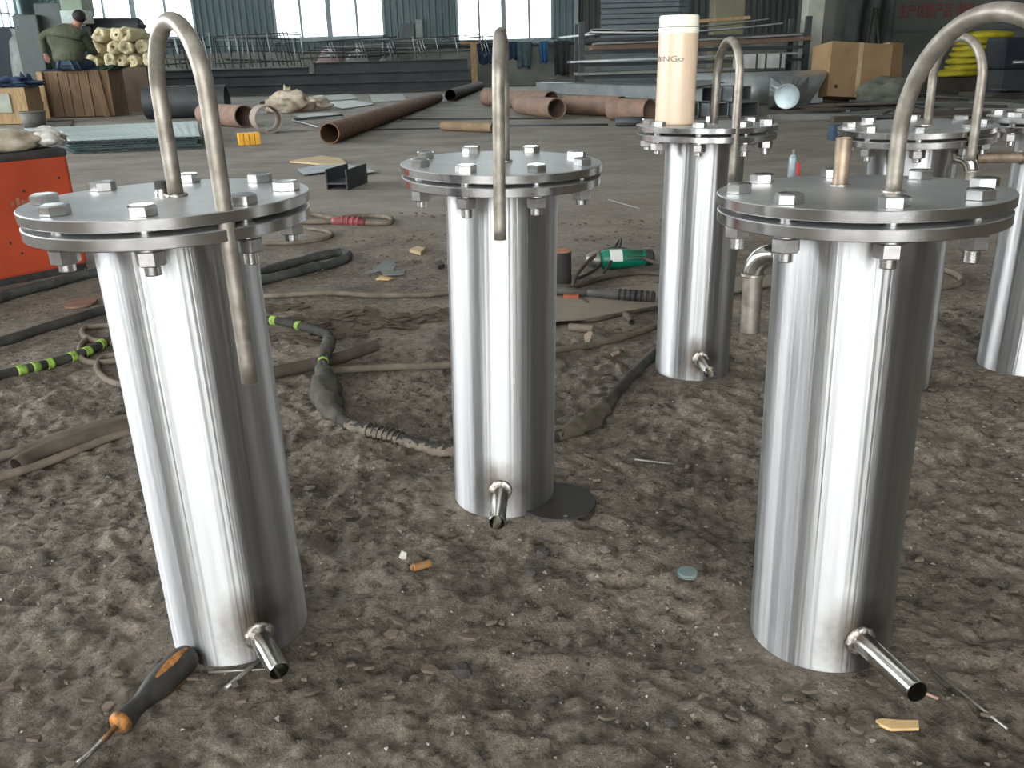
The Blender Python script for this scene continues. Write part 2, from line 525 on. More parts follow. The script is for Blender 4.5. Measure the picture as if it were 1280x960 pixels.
for k, (a, b, s, mull) in enumerate(WINS):
    corrugated(a, b, WT, 9.5, WALLG)
    corrugated(a, b, 1.2, s - 0.06, WALLG)
    wn = struct(thing('window_%d' % (k + 1), None, None, ((a + b) / 2, YB, s)))
    cx = (a + b) / 2
    hgt = WT - s
    fr = MB()
    fr.box((a - cx + 0.04, 0, hgt / 2), (0.08, 0.12, hgt)); fr.box((b - cx - 0.04, 0, hgt / 2), (0.08, 0.12, hgt))
    fr.box((0, 0, 0.02), (b - a, 0.12, 0.08)); fr.box((0, 0, hgt - 0.04), (b - a, 0.12, 0.08))
    fr.build('window_frame', FRAME, wn)
    sl = MB(); sl.box((0, -0.09, -0.05), (b - a + 0.2, 0.22, 0.07)); sl.build('window_sill', FRAME, wn)
    ed = [a] + list(mull) + [b]
    for j, mx in enumerate(mull):
        q = MB(); q.box((mx - cx, 0, hgt / 2), (0.16 if j == 1 else 0.07, 0.1, hgt)); q.build('mullion', FRAME, wn)
    for z in (2.2, 4.4):
        q = MB(); q.box((0, 0, z), (b - a, 0.09, 0.06)); q.build('transom', FRAME, wn)
    for j in range(4):
        for z0, z1 in ((0.05, 2.2), (2.2, 4.4), (4.4, hgt)):
            q = MB(); q.box(((ed[j] + ed[j + 1]) / 2 - cx, 0.02, (z0 + z1) / 2), (ed[j + 1] - ed[j], 0.006, z1 - z0)); q.build('pane', GLASS, wn)
post = MB(); post.box((2.28, YB - 0.1, 4.7), (0.13, 0.13, 9.5))
struct(post.build('trim_1', FRAME))

def slab(name, c, s, mat):
    return struct(MB().box(c, s).build(name, mat))
slab('ceiling', (0.75, 11, 9.6), (31, 37, 0.2), CEIL)
slab('wall_right', (16.1, 11, 4.75), (0.2, 36.4, 9.5), DADO)
fw_ = MB()
fw_.box((-10.5, -7.1, 4.75), (8, 0.2, 9.5)); fw_.box((9.4, -7.1, 4.75), (13.2, 0.2, 9.5)); fw_.box((-1.85, -7.1, 7.6), (9.3, 0.2, 3.8))
for px_, wd_ in ((-4.6, 0.5), (-2.9, 0.22), (-1.0, 0.8), (0.7, 0.22)):  # unseen gate piers, added to break the vessel reflections into stripes
    fw_.box((px_, -7.1, 2.9), (wd_, 0.24, 5.8))
struct(fw_.build('wall_front', DADO))
wl = MB()
wl.box((-14.6, 11, 0.75), (0.2, 36.4, 1.5)); wl.box((-14.6, 11, 7.65), (0.2, 36.4, 3.7))
for y0, y1 in ((-7, -3.5), (-0.3, 0.3), (4.7, 5.3), (9.7, 10.3), (13.5, 22.6), (28.3, 29)):
    wl.box((-14.6, (y0 + y1) / 2, 3.65), (0.2, y1 - y0, 4.3))
struct(wl.build('wall_left', WALLG))
lw = struct(thing('window_4', None, None, (-14.5, 25.45, 1.5)))
fr = MB()
fr.box((0, -2.8, 2.15), (0.14, 0.12, 4.3)); fr.box((0, 2.8, 2.15), (0.14, 0.12, 4.3)); fr.box((0, 0, 0.03), (0.14, 5.7, 0.1))
fr.build('window_frame', FRAME, lw)
for k in range(13):
    q = MB(); q.box((0, -2.6 + k * 0.43, 2.15), (0.06, 0.05 if k % 3 else 0.16, 4.3)); q.build('mullion', FRAME, lw)
for k in range(9):
    q = MB(); q.box((0, 0, 0.45 * (k + 1)), (0.05, 5.6, 0.04)); q.build('glazing_bar', FRAME, lw)
for k in range(4):
    q = MB(); q.box((-0.03, -2.1 + k * 1.4, 2.15), (0.006, 1.4, 4.3)); q.build('pane', GLASS, lw)

# dark partition at the right with the painted slogan
wp = struct(MB().box((11.2, 20.1, 4.75), (9.6, 0.2, 9.5)).build('wall_partition', M('grimy_grey_partition', (0.13, 0.135, 0.122), (0.095, 0.10, 0.09), 0.7, 0.85)))
q = MB(); q.box((11.2, 19.97, 1.12), (9.6, 0.06, 0.05)); q.build('rail', WALLD, wp)
def text_mesh(s, size, mat, depth=0.0):
    cu = bpy.data.curves.new('lettering', 'FONT')
    cu.body = s
    cu.size = size
    cu.extrude = depth
    to = bpy.data.objects.new('lettering', cu)
    col.objects.link(to)
    dg = bpy.context.evaluated_depsgraph_get()
    me = bpy.data.meshes.new_from_object(to.evaluated_get(dg))
    bpy.data.objects.remove(to)
    me.materials.clear()
    me.materials.append(mat)
    return me
REDT = M('faded_red_paint', (0.26, 0.05, 0.045), (0.18, 0.042, 0.038), 3, 0.9)
for s, px in (('\u751f\u4ea7\u4f18\u8d28\u4ea7\u54c1', 8.468 + 0.02), ('\u521b\u9020', 9.735)):
    me = text_mesh(s, 0.195, REDT, 0.004)
    for v_ in me.vertices:
        v_.co.y *= 1.6
    link('painted_lettering', me, wp, (px, 19.99, 1.395), (R(90), 0, 0))

# columns
cb = struct(MB().bbox((5.42, 16.3, 4.75), (0.30, 0.34, 9.5), 0.02).build('trim_2', CONC))
q = MB(); q.box((5.66, 16.25, 4.75), (0.18, 0.3, 9.5)); q.build('side_casing', M('grey_casing', (0.12, 0.12, 0.105), (0.08, 0.08, 0.07), 1.5, 0.8), cb)
struct(MB().bbox((4.567, 19.0, 4.75), (0.62, 0.5, 9.5), 0.03).build('trim_3', M('sooty_yellow_column', (0.20, 0.19, 0.13), (0.14, 0.13, 0.09), 1.2, 0.9)))
struct(MB().bbox((-14.0, 24.6, 4.75), (0.5, 0.5, 9.5), 0.03).build('trim_4', M('dark_blue_column', (0.06, 0.085, 0.10), (0.045, 0.06, 0.07), 1.2, 0.7)))

# house across the yard
hb = thing('yard_building', 'white plastered building with grey windows seen through the middle window', 'building', (-10.5, 52, 0))
q = MB(); q.box((0, 0, 4), (16, 6, 8)); q.build('wall', M('white_render', (0.8, 0.8, 0.8), (0.74, 0.74, 0.74), 1, 0.9), hb)
for i in range(4):
    for z in (1.7, 4.9):
        q = MB(); q.box((-5.4 + i * 3.4, -3.02, z), (1.5, 0.12, 1.1)); q.build('window', M('grey_far_window', (0.28, 0.30, 0.32), None, 2, 0.4), hb)
q = MB(); q.box((-2.55, -3.05, 3.6), (0.62, 0.1, 1.2)); q.build('blue_panel', M('blue_sign_board', (0.10, 0.16, 0.42), None, 2, 0.5), hb)

# ============================================================ THE VESSELS
H = 0.532
RT = 0.0807
def ring_mesh(name, z0, z1, r, mat, c=0.0009):
    return MB().lathe(sharp([(0, z1), (r - c, z1), (r, z1 - c), (r, z0 + c), (r - c, z0), (0, z0)]), 112).mesh(name, mat)
ME_TUBE = MB().lathe(sharp([(RT - 0.006, 0.0), (RT - 0.0004, 0.0), (RT, 0.001), (RT, 0.5045)]), 96).lathe([(0, 0.004), (RT - 0.006, 0.004)], 96).mesh('body_tube', TUBE)
ME_UP = ring_mesh('cover_flange', 0.521, H, 0.1425, FLANGE)
ME_LOW = ring_mesh('body_flange', 0.5035, 0.5152, 0.1412, FLANGE)
ME_GASK = ring_mesh('gasket', 0.5150, 0.5212, 0.112, GASKET, 0.0002)
hx = 0.01385
def bolt_mesh(L):
    b = MB()
    b.lathe(sharp([(0, 0.0102), (hx * 0.84, 0.0102), (hx, 0.0088), (hx, 0.0006), (hx * 0.9, 0.0), (0, 0.0)]), 6, None, False)
    pr, z = [(0.0078, 0.001), (0.0078, -0.024)], -0.026
    while z > -L:
        pr += [(0.0069, z), (0.0079, z - 0.001)]
        z -= 0.002
    pr += [(0.0066, -L - 0.001), (0, -L - 0.001)]
    b.lathe(pr, 18)
    return b.mesh('bolt', BOLT)
ME_BOLT = [bolt_mesh(L) for L in (0.0525, 0.0545, 0.0575)]
ME_NUT = MB().lathe(sharp([(0.0079, -0.0315), (hx * 0.88, -0.0315), (hx, -0.0328), (hx, -0.0448), (hx * 0.86, -0.0460), (0.0079, -0.0460)]), 6, None, False).mesh('nut', NUT)

ME_WASH = MB().lathe(sharp([(0.008, -0.0284), (0.0142, -0.0284), (0.0142, -0.0300), (0.0118, -0.0300), (0.0118, -0.0316), (0.008, -0.0316)]), 24).mesh('washer', BOLT)

def aim(d):
    return Vector(d).to_track_quat('Z', 'Y').to_matrix().to_4x4()
def hollow(mb, L, ro, ri, m4, seg=28):
    return mb.lathe(sharp([(ro, 0), (ro, L - 0.0008), (ro - 0.0006, L), (ri, L), (ri, L * 0.35), (0, L * 0.35)]), seg, m4)
def bead(mb, m4, r, w, seg=26, seed=0):
    rnd = random.Random(seed)
    vs, fs = [], []
    for k in range(seg):
        g = 2 * math.pi * k / seg
        ww = w * rnd.uniform(0.75, 1.25)
        for j in range(7):
            a = math.pi * 2 * j / 7
            rr = r + ww * math.cos(a)
            vs.append(m4 @ Vector((rr * math.cos(g), rr * math.sin(g), ww * 0.8 * math.sin(a))))
    for k in range(seg):
        for j in range(7):
            fs.append((k * 7 + j, ((k + 1) % seg) * 7 + j, ((k + 1) % seg) * 7 + (j + 1) % 7, k * 7 + (j + 1) % 7))
    return mb.add(vs, fs, True)

def vessel(pos, ex, ey, ez, phase, hook, outlet, label, seed):
    rnd = random.Random(seed)
    root = thing('pressure_vessel', label, 'vessel', pos, 0, 'stainless steel vessels on the floor')
    mm = Matrix((ex, ey, ez)).transposed()
    root.rotation_euler = mm.to_euler()
    link('body_tube', ME_TUBE, root, (0, 0, 0), (0, 0, R((outlet[0] if outlet else 0) + 90)))
    link('body_flange', ME_LOW, root)
    link('gasket', ME_GASK, root)
    link('cover_flange', ME_UP, root, (0, 0, 0), (0, 0, rnd.uniform(0, 6.28)))
    for k in range(8):
        a = R(phase + 45 * k)
        b = link('bolt', rnd.choice(ME_BOLT), root, (0.12 * math.cos(a), 0.12 * math.sin(a), H), (0, 0, rnd.uniform(0, 1.05)))
        link('nut', ME_NUT, b, (0, 0, 0), (0, 0, rnd.uniform(0, 1.05)))
        link('washer', ME_WASH, b)
    bx, by, z1, rho, th, ze = hook
    th = R(th)
    u = Vector((math.cos(th), math.sin(th), 0))
    b0 = Vector((bx, by, H))
    path = [b0 + Vector((0, 0, z1 * k / 5)) for k in range(6)]
    for k in range(1, 25):
        a = math.pi * k / 24
        path.append(b0 + u * (rho - rho * math.cos(a)) + Vector((0, 0, z1 + rho * math.sin(a))))
    for k in range(1, 13):
        path.append(b0 + u * 2 * rho + Vector((0, 0, z1 + (ze - H - z1) * k / 12)))
    hp = MB().tube(path, 0.0079, 18).build('vent_pipe', HOOK, root)
    bead(MB(), Matrix.Translation((bx, by, H + 0.001)), 0.0086, 0.0028, 22, seed).build('weld_bead', WELD, hp)
    if outlet:
        az, z, ln, dr = outlet
        d = Vector((math.cos(R(az)), math.sin(R(az)), 0))
        dd = (d * ln + Vector((0, 0, dr))).normalized()
        m4 = Matrix.Translation(d * (RT - 0.008) + Vector((0, 0, z))) @ aim(dd)
        op = hollow(MB(), ln + 0.008, 0.0122, 0.0108, m4).build('outlet_pipe', CHROME, root)
        bead(MB(), Matrix.Translation(d * (RT + 0.0005) + Vector((0, 0, z))) @ aim(d), 0.0135, 0.0048, 26, seed + 5).build('weld_collar', WELD, op)
    return root, mm

def vspec(k):
    return FEET[k]
vL, mL = vessel(FEET[0], (0.99997, 0, 0.00765), (-4e-05, 0.99999, 0.00539), (-0.00765, -0.00539, 0.99996), 9.5, (0.0067, 0.0035, 0.099, 0.0663, -51.9, 0.361), (-56.4, 0.033, 0.063, -0.010),
    'stainless vessel with black-capped nipple on its cover, screwdriver lying at its foot', 1)
vC, mC = vessel(FEET[1], (0.99982, 0, -0.01897), (0.00029, 0.99988, 0.01533), (0.01897, -0.01533, 0.9997), 22.7, (0.0041, -0.0001, 0.095, 0.0726, -92.5, 0.451), (-93.6, 0.050, 0.088, -0.005),
    'stainless vessel standing against the dark round disc, inside the wrapped cable loop', 2)
vR, mR = vessel(FEET[2], (0.9999, 0, 0.01445), (0.00024, 0.99986, -0.01673), (-0.01445, 0.01673, 0.99976), 37.5, (0.0228, -0.0263, 0.0488, 0.1084, -78.8, 0.45), (-78.3, 0.043, 0.099, 0.006),
    'stainless vessel with brown upright stub on its cover and an elbow at its side', 3)
vB, mB = vessel(FEET[3], (0.99995, 0, -0.01022), (-7e-05, 0.99998, -0.00636), (0.01022, 0.00636, 0.99993), 26.5, (0.0144, -0.0033, 0.092, 0.0649, -84.5, 0.434), (-89.8, 0.050, 0.085, 0.0),
    'stainless vessel that carries the cream thermos flask on its cover', 4)
vD, mD = vessel(FEET[4], (0.99947, 0, 0.03251), (-0.00063, 0.99981, 0.01933), (-0.03251, -0.01934, 0.99928), 24.0, (0.0172, -0.0094, 0.087, 0.0695, -81.1, 0.482), (-150, 0.045, 0.08, 0),
    'stainless vessel standing between the brown-stub vessel and the bronze side pipe', 5)
vE, mE = vessel(FEET[5], (0.99999, 0, -0.00537), (-1e-05, 1, -0.00121), (0.00537, 0.00121, 0.99998), 12.0, (0.01, -0.006, 0.09, 0.068, -60, 0.45), (-35, 0.045, 0.08, 0),
    'stainless vessel with a bronze heat-tinted pipe out of its side', 6)

def local(v, mm, p):
    return mm.inverted() @ (Vector(p) - v.location)

# black-capped nipple on the first vessel
p = local(vL, mL, (-0.361, 0.917, 0.537)); p.z = H
nip = MB(); nip.lathe(sharp([(0.0075, 0), (0.0075, 0.004), (0.0062, 0.004), (0.0062, 0.011)]), 20); nip = nip.build('nipple', CHROME, vL, p)
MB().lathe(sharp([(0.0066, 0.0075), (0.0066, 0.0145), (0.0058, 0.0155), (0, 0.0155)]), 20).build('black_cap', BLACK, nip)
bl = MB().add([(0, 0, 0), (0.03, 0.0, 0.0012), (0.026, 0.012, 0.0012), (0, 0, 0.0005), (0.03, 0, 0.0017), (0.026, 0.012, 0.0017)], [(0, 2, 1), (3, 4, 5), (0, 1, 4, 3), (1, 2, 5, 4), (2, 0, 3, 5)])
bl.build('gasket_tab', CARDP, vL, (-0.158, -0.005, 0.5165))
# stub and elbow of the right vessel
p = local(vR, mR, (0.355, 0.93, 0.529)); p.z = H
stb = hollow(MB(), 0.050, 0.0082, 0.0066, Matrix.Identity(4)).build('stub_pipe', HEAT, vR, p)
bead(MB(), Matrix.Translation((0, 0, 0.001)), 0.0085, 0.0022, 20, 31).build('weld_bead', WELD, stb)
def side_elbow(v, az, rho, z0, z1):
    d = Vector((math.cos(R(az)), math.sin(R(az)), 0))
    rb = 0.026
    pts = [d * (RT - 0.006) + Vector((0, 0, z0))]
    for k in range(9):
        a = math.pi / 2 * k / 8
        pts.append(d * (rho - rb + rb * math.sin(a)) + Vector((0, 0, z0 - rb + rb * math.cos(a))))
    el = MB().tube(pts, 0.0122, 20).build('elbow', CHROME, v)
    bead(MB(), Matrix.Translation(pts[0] + d * 0.006) @ aim(d), 0.0125, 0.003, 22, 8).build('weld_collar', WELD, el)
    bead(MB(), Matrix.Translation(pts[-1]), 0.0113, 0.0025, 22, 9).build('weld_bead', WELD, el)
    m4 = Matrix.Translation(pts[-1]) @ aim((0, 0, -1))
    hollow(MB(), pts[-1].z - z1, 0.0112, 0.0095, m4).build('drop_pipe', HOOK, v)
side_elbow(vR, 136, 0.114, 0.456, 0.362)
side_elbow(vD, -47, 0.112, 0.478, 0.36)
# bronze side pipe of the far right vessel
p = local(vE, mE, (1.003, 1.79, 0.456))
sp_ = hollow(MB(), 0.098, 0.0112, 0.0095, Matrix.Translation((-RT + 0.004, -0.01, p.z)) @ aim((-1, 0, 0))).build('side_pipe', HEAT, vE)
bead(MB(), Matrix.Translation((-RT - 0.001, -0.01, p.z)) @ aim((-1, 0, 0)), 0.0116, 0.003, 22, 12).build('weld_collar', WELD, sp_)

# thermos flask on the rear vessel
tw = vB.location + mB @ Vector((-0.066, -0.002, H))
tf = thing('thermos_flask', 'cream thermos flask with white lid standing on a vessel cover', 'flask', tw)
tf.rotation_euler = mB.to_euler()
MB().lathe([(0, 0), (0.0365, 0), (0.0392, 0.002), (0.0395, 0.006), (0.0392, 0.09), (0.0390, 0.172), (0.0390, 0.1725)], 48).build('body', CREAM, tf)
MB().lathe([(0.0386, 0.172), (0.0396, 0.1735), (0.0396, 0.182), (0.0388, 0.1834)], 48).build('collar', CREAML, tf)
MB().lathe([(0.0382, 0.1838), (0.0390, 0.186), (0.0388, 0.203), (0.0375, 0.2055), (0, 0.2062)], 48).build('lid', CREAML, tf)
MB().lathe([(0.0384, 0.1828), (0.0384, 0.1845)], 48).build('seal', BLACK, tf)
me = text_mesh('EBINGo', 0.0145, M('grey_print', (0.12, 0.11, 0.10), None, 10, 0.6))
wmax = max(v.co.x for v in me.vertices)
for v in me.vertices:
    a = R(-98) + (v.co.x / wmax - 0.86) * R(104)
    v.co = Vector((0.0397 * math.cos(a), 0.0397 * math.sin(a), 0.121 + v.co.y))
link('lettering', me, tf)

# ============================================================ THINGS ON THE FLOOR
def gpath(pts, r, lift=0.0):
    """a path resting on the uneven ground"""
    out = []
    for q in smooth_path([(p[0], p[1], p[2] if len(p) > 2 else 0.0) for p in pts], 9):
        out.append(Vector((q.x, q.y, gz_soft(q.x, q.y) + r * 0.9 + max(q.z, 0) + lift)))
    return out

def cable(name, pts, r, mat, label, cat, group=None, seg=10, wob=0.0):
    pa = gpath(pts, r)
    c = pa[0].copy()
    o = MB().tube([q - c for q in pa], r, seg, True, wob).build(name, mat, None, c)
    tag(o, label, cat, group)
    return o, [q - c for q in pa]

def bands(o, pa, spans, r, mat, name='tape_band'):
    L = [0.0]
    for a, b in zip(pa[:-1], pa[1:]):
        L.append(L[-1] + (b - a).length)
    def at(s):
        for i in range(len(pa) - 1):
            if L[i + 1] >= s:
                t = (s - L[i]) / max(L[i + 1] - L[i], 1e-9)
                return pa[i].lerp(pa[i + 1], t)
        return pa[-1].copy()
    for s, wd in spans:
        MB().tube([at(s + wd * k / 4) for k in range(5)], r, 12).build(name, mat, o)
    return at, L[-1]

def sleeve(o, at, s0, s1, rs, mat, name, seed, amp=0.25, n=26, seg=14):
    """a crumpled cloth sleeve around a cable"""
    rnd = random.Random(seed)
    pts = [at(s0 + (s1 - s0) * k / (n - 1)) for k in range(n)]
    vs, fs = [], []
    for k in range(n):
        a = pts[max(k - 1, 0)]; b = pts[min(k + 1, n - 1)]
        t = (b - a).normalized()
        side = t.cross(Vector((0, 0, 1))).normalized()
        u = k / (n - 1) * (len(rs) - 1)
        i = min(int(u), len(rs) - 2)
        rad = rs[i] * (1 - (u - i)) + rs[i + 1] * (u - i)
        for j in range(seg):
            g = 2 * math.pi * j / seg
            f = 1 + amp * (noise.noise(Vector((k * 0.45, math.cos(g) * 2.2, math.sin(g) * 2.2 + seed))) * 2)
            z = math.sin(g) * rad * f * 0.8
            vs.append(pts[k] + side * math.cos(g) * rad * f + Vector((0, 0, max(z, -rs[0] * 0.95))))
    for k in range(n - 1):
        for j in range(seg):
            j2 = (j + 1) % seg
            fs.append((k * seg + j, k * seg + j2, (k + 1) * seg + j2, (k + 1) * seg + j))
    fs.append(tuple(range(seg))[::-1]); fs.append(tuple((n - 1) * seg + j for j in range(seg)))
    return MB().add(vs, fs, True).build(name, mat, o)

# --- the wrapped welding cable that loops around the middle vessel
PTS = [(-1.212, 1.798, 0), (-1.178, 1.868, 0), (-1.115, 1.963, 0), (-1.06, 2.062, 0), (-1.024, 2.158, 0), (-0.847, 2.258, 0), (-0.683, 2.297, 0), (-0.567, 2.226, 0), (-0.496, 2.141, 0), (-0.448, 2.031, 0), (-0.43, 1.854, 0), (-0.373, 1.633, 0), (-0.311, 1.527, 0), (-0.228, 1.477, 0), (-0.119, 1.414, 0), (-0.003, 1.407, 0), (0.087, 1.472, 0), (0.158, 1.556, 0), (0.229, 1.705, 0), (0.292, 1.843, 0), (0.37, 1.976, 0)]
for k_, z_ in ((8, 0.012), (9, 0.030), (10, 0.016)):
    PTS[k_] = (PTS[k_][0], PTS[k_][1], z_)
cb1, pa = cable('welding_cable', PTS, 0.0115, DUSTY, 'dark wrapped welding cable with lime tape looping around a vessel', 'cable', None, 12)
at, LT = bands(cb1, pa, [], 0.0125, LIME)
def arc_of(target):
    t = Vector(target) - cb1.location
    best, bs_ = 1e9, 0
    for k in range(400):
        d = (at(LT * k / 399) - t).xy.length
        if d < best:
            best, bs_ = d, LT * k / 399
    return bs_
for q, wd in (((-1.152, 1.909, 0), 0.022), ((-1.139, 1.942, 0), 0.018), ((-1.118, 1.969, 0), 0.016), ((-1.088, 2.021, 0), 0.016), ((-1.065, 2.056, 0), 0.018), ((-1.036, 2.105, 0), 0.018), ((-0.653, 2.287, 0), 0.02), ((-0.569, 2.226, 0), 0.016), ((-0.428, 1.876, 0), 0.009)):
    s = arc_of(q)
    MB().tube([at(s - wd / 2 + wd * k / 4) for k in range(5)], 0.0128, 14).build('tape_band', LIME, cb1)
SLV = M('grey_cloth_sleeve', (0.05, 0.047, 0.038), (0.085, 0.08, 0.064), 16, 0.95, 0, 0.6, 0.004)
s0, s1 = arc_of((-0.433, 1.871, 0)), arc_of((-0.34, 1.561, 0))
sleeve(cb1, at, s0, s1, [0.012, 0.02, 0.028, 0.03, 0.024, 0.014], SLV, 'cloth_sleeve', 3, 0.3)
s0, s1 = arc_of((-0.455, 2.057, 0)), arc_of((-0.435, 1.882, 0))
sleeve(cb1, at, s0, s1, [0.011, 0.016, 0.016, 0.012], SLV, 'cloth_sleeve', 5, 0.25)
s0, s1 = arc_of((-0.315, 1.531, 0)), arc_of((-0.097, 1.409, 0))
sleeve(cb1, at, s0, s1, [0.013, 0.0135, 0.013, 0.014], M('dirty_bandage', (0.20, 0.17, 0.13), (0.11, 0.09, 0.07), 40, 0.95, 0, 0.8, 0.003), 'bandage', 9, 0.18, 60)
s0, s1 = arc_of((0.082, 1.465, 0)), arc_of((0.21, 1.646, 0))
sleeve(cb1, at, s0, s1, [0.014, 0.02, 0.024, 0.018, 0.014], M('brown_cloth_sleeve', (0.10, 0.087, 0.062), (0.065, 0.056, 0.042), 16, 0.95, 0, 0.6, 0.004), 'cloth_sleeve', 13, 0.28)
WIRE = M('tie_wire', (0.06, 0.055, 0.05), None, 20, 0.6, 0.5)
for k in range(7):
    s = arc_of((-0.274, 1.506, 0)) + k * 0.012
    MB().tube([at(s), at(s + 0.0025)], 0.0148, 12).build('wire_turn', WIRE, cb1)

cable('hose', [(-0.831, 2.581, 0), (-0.719, 2.579, 0), (-0.535, 2.58, 0), (-0.382, 2.545, 0), (-0.26, 2.533, 0), (-0.184, 2.573, 0), (-0.042, 2.618, 0)], 0.0085, HOSE, 'brown hose lying straight behind the middle vessel towards the red connector side', 'hose')
cable('hose', [(-0.448, 1.856, 0), (-0.388, 1.879, 0), (-0.297, 1.894, 0), (-0.148, 1.899, 0), (0.001, 1.922, 0), (0.109, 1.985, 0), (0.204, 2.022, 0), (0.31, 2.099, 0), (0.431, 2.204, -0)], 0.0085, HOSE, 'brown hose passing behind the middle vessel to the thermos vessel', 'hose')
q = gpath([(-0.626, 1.806, 0), (-0.548, 1.853, 0), (-0.452, 1.923, 0), (-0.388, 1.989, 0), (-0.337, 2.047, 0)], 0.0145)
th_ = MB().tube([p_ - q[0] for p_ in q], 0.0145, 16, False).tube([p_ - q[0] for p_ in q], 0.0115, 16, False).build('cut_hose', HOSE2, None, q[0])
tag(th_, 'thick dark brown cut hose crossing under the cloth-sleeved cable', 'hose')
cable('hose', [(-0.978, 1.399, 0), (-0.939, 1.433, 0), (-0.887, 1.503, 0), (-0.835, 1.557, 0), (-0.771, 1.613, 0), (-0.697, 1.655, 0)], 0.0085, HOSE, 'thin dusty hose lying along the wide flat hose at the floor edge', 'hose')
q = gpath([(-0.883, 1.387, 0), (-0.859, 1.448, 0), (-0.808, 1.499, 0), (-0.748, 1.555, 0), (-0.678, 1.624, 0)], 0.016)
fh = MB().tube([p_ - q[0] for p_ in q], [0.013, 0.016, 0.0165] + [0.0165] * (len(q) - 3), 16, False).tube([p_ - q[0] for p_ in q], 0.0125, 16, False).build('flat_hose', HOSE2, None, q[0])
tag(fh, 'wide brown hose with open cut end beside thinner hoses', 'hose')
cable('hose', [(-0.94, 1.334, 0), (-0.897, 1.356, 0), (-0.856, 1.398, 0), (-0.807, 1.463, 0), (-0.759, 1.525, 0), (-0.702, 1.58, 0)], 0.008, HOSE, 'thin dusty hose running out from under the wide open-ended hose', 'hose')
cable('hose', [(-1.393, 2.109, 0), (-1.341, 2.165, 0), (-1.295, 2.239, 0), (-1.25, 2.325, 0), (-1.189, 2.443, 0), (-1.09, 2.55, 0), (-0.939, 2.611, 0)], 0.0135, DUSTY, 'black hose passing the rusty disc behind the first vessel', 'hose', None, 12)
b1, pa1 = cable('hose_bundle', [(-1.617, 2.492, 0), (-1.59, 2.618, 0), (-1.517, 2.773, 0), (-1.431, 2.933, 0), (-1.218, 2.957, 0), (-0.926, 2.82, 0), (-0.803, 2.972, 0), (-0.691, 3.115, 0), (-0.617, 3.162, 0), (-0.585, 3.076, 0), (-0.659, 2.955, 0), (-0.767, 2.825, 0), (-0.855, 2.757, 0)], 0.016, M('black_wrapped_hose', (0.028, 0.03, 0.028), (0.06, 0.06, 0.053), 20, 0.7, 0, 0.7, 0.006), 'thick black wrapped hose folded back on itself beyond the first vessel', 'hose', None, 12, 0.12)
cable('hose_loop', [(-1.053, 2.308, 0), (-1.142, 2.308, 0), (-1.175, 2.288, 0), (-1.151, 2.226, 0), (-1.102, 2.165, 0), (-1.033, 2.132, 0), (-0.974, 2.14, -0)], 0.0075, HOSE, 'thin brown hose loop nearest the black hose, coiled under the lime-taped cable', 'hose')
cable('hose_loop', [(-1.116, 2.187, 0), (-1.101, 2.104, 0), (-1.058, 2.018, 0), (-1.013, 1.984, 0), (-0.956, 1.998, 0)], 0.0075, HOSE, 'thin brown hose loop crossed by the lime-taped cable', 'hose')
cable('hose_loop', [(-0.931, 2.033, 0), (-1, 2.032, 0), (-1.003, 1.984, 0), (-0.967, 1.906, 0), (-0.907, 1.837, 0), (-0.833, 1.811, 0)], 0.0075, HOSE, 'thin brown hose loop lying in front of the lime-taped cable', 'hose')

# red connector with its cable loop
c3, pa3 = cable('power_cable', [(-1.066, 3.902, 0), (-0.902, 3.899, 0), (-0.736, 3.874, 0), (-0.586, 3.832, 0), (-0.523, 3.843, 0), (-0.543, 3.972, 0), (-0.651, 4.032, 0), (-0.792, 3.988, 0), (-0.906, 4.094, -0), (-1.055, 4.163, 0)], 0.011, HOSE, 'grey-brown power cable loop ending in a red connector', 'cable')
at3, L3 = bands(c3, pa3, [], 0.013, REDP)
cn = MB().tube([at3(0.28 + 0.02 * k) for k in range(9)], [0.018, 0.022, 0.024, 0.024, 0.022, 0.022, 0.019, 0.016, 0.013], 16).build('connector', REDP, c3)
for k in range(4):
    MB().tube([at3(0.33 + 0.025 * k), at3(0.338 + 0.025 * k)], 0.0255, 16).build('grip_ring', REDP, cn)
cable('thin_cable', [(-0.975, 3.418, 0), (-0.847, 3.417, 0), (-0.763, 3.471, 0), (-0.732, 3.57, 0), (-0.774, 3.666, 0), (-0.872, 3.755, 0)], 0.008, HOSE, 'short grey cable curling in front of the red connector', 'cable')

# round discs
one('floor_disc', MB().lathe(sharp([(0, 0.003), (0.060, 0.003), (0.061, 0.0), (0, -0.004)]), 48), M('oily_black_disc', (0.022, 0.02, 0.019), (0.032, 0.029, 0.026), 30, 0.6, 0, 0.2, 0.001),
    'flat dark round disc lying against the foot of a vessel', 'disc', on((0.068, 1.22, 0), 0.005))
one('rusty_disc', MB().lathe(sharp([(0, 0.006), (0.046, 0.006), (0.047, 0.0), (0, 0)]), 40), M('rust_disc', (0.20, 0.105, 0.075), (0.14, 0.075, 0.055), 30, 0.9, 0, 0.3, 0.002),
    'small rusty round disc on the floor beside the black hoses', 'disc', on((-1.305, 2.552, 0), 0.004), (R(4), R(-3), 0))

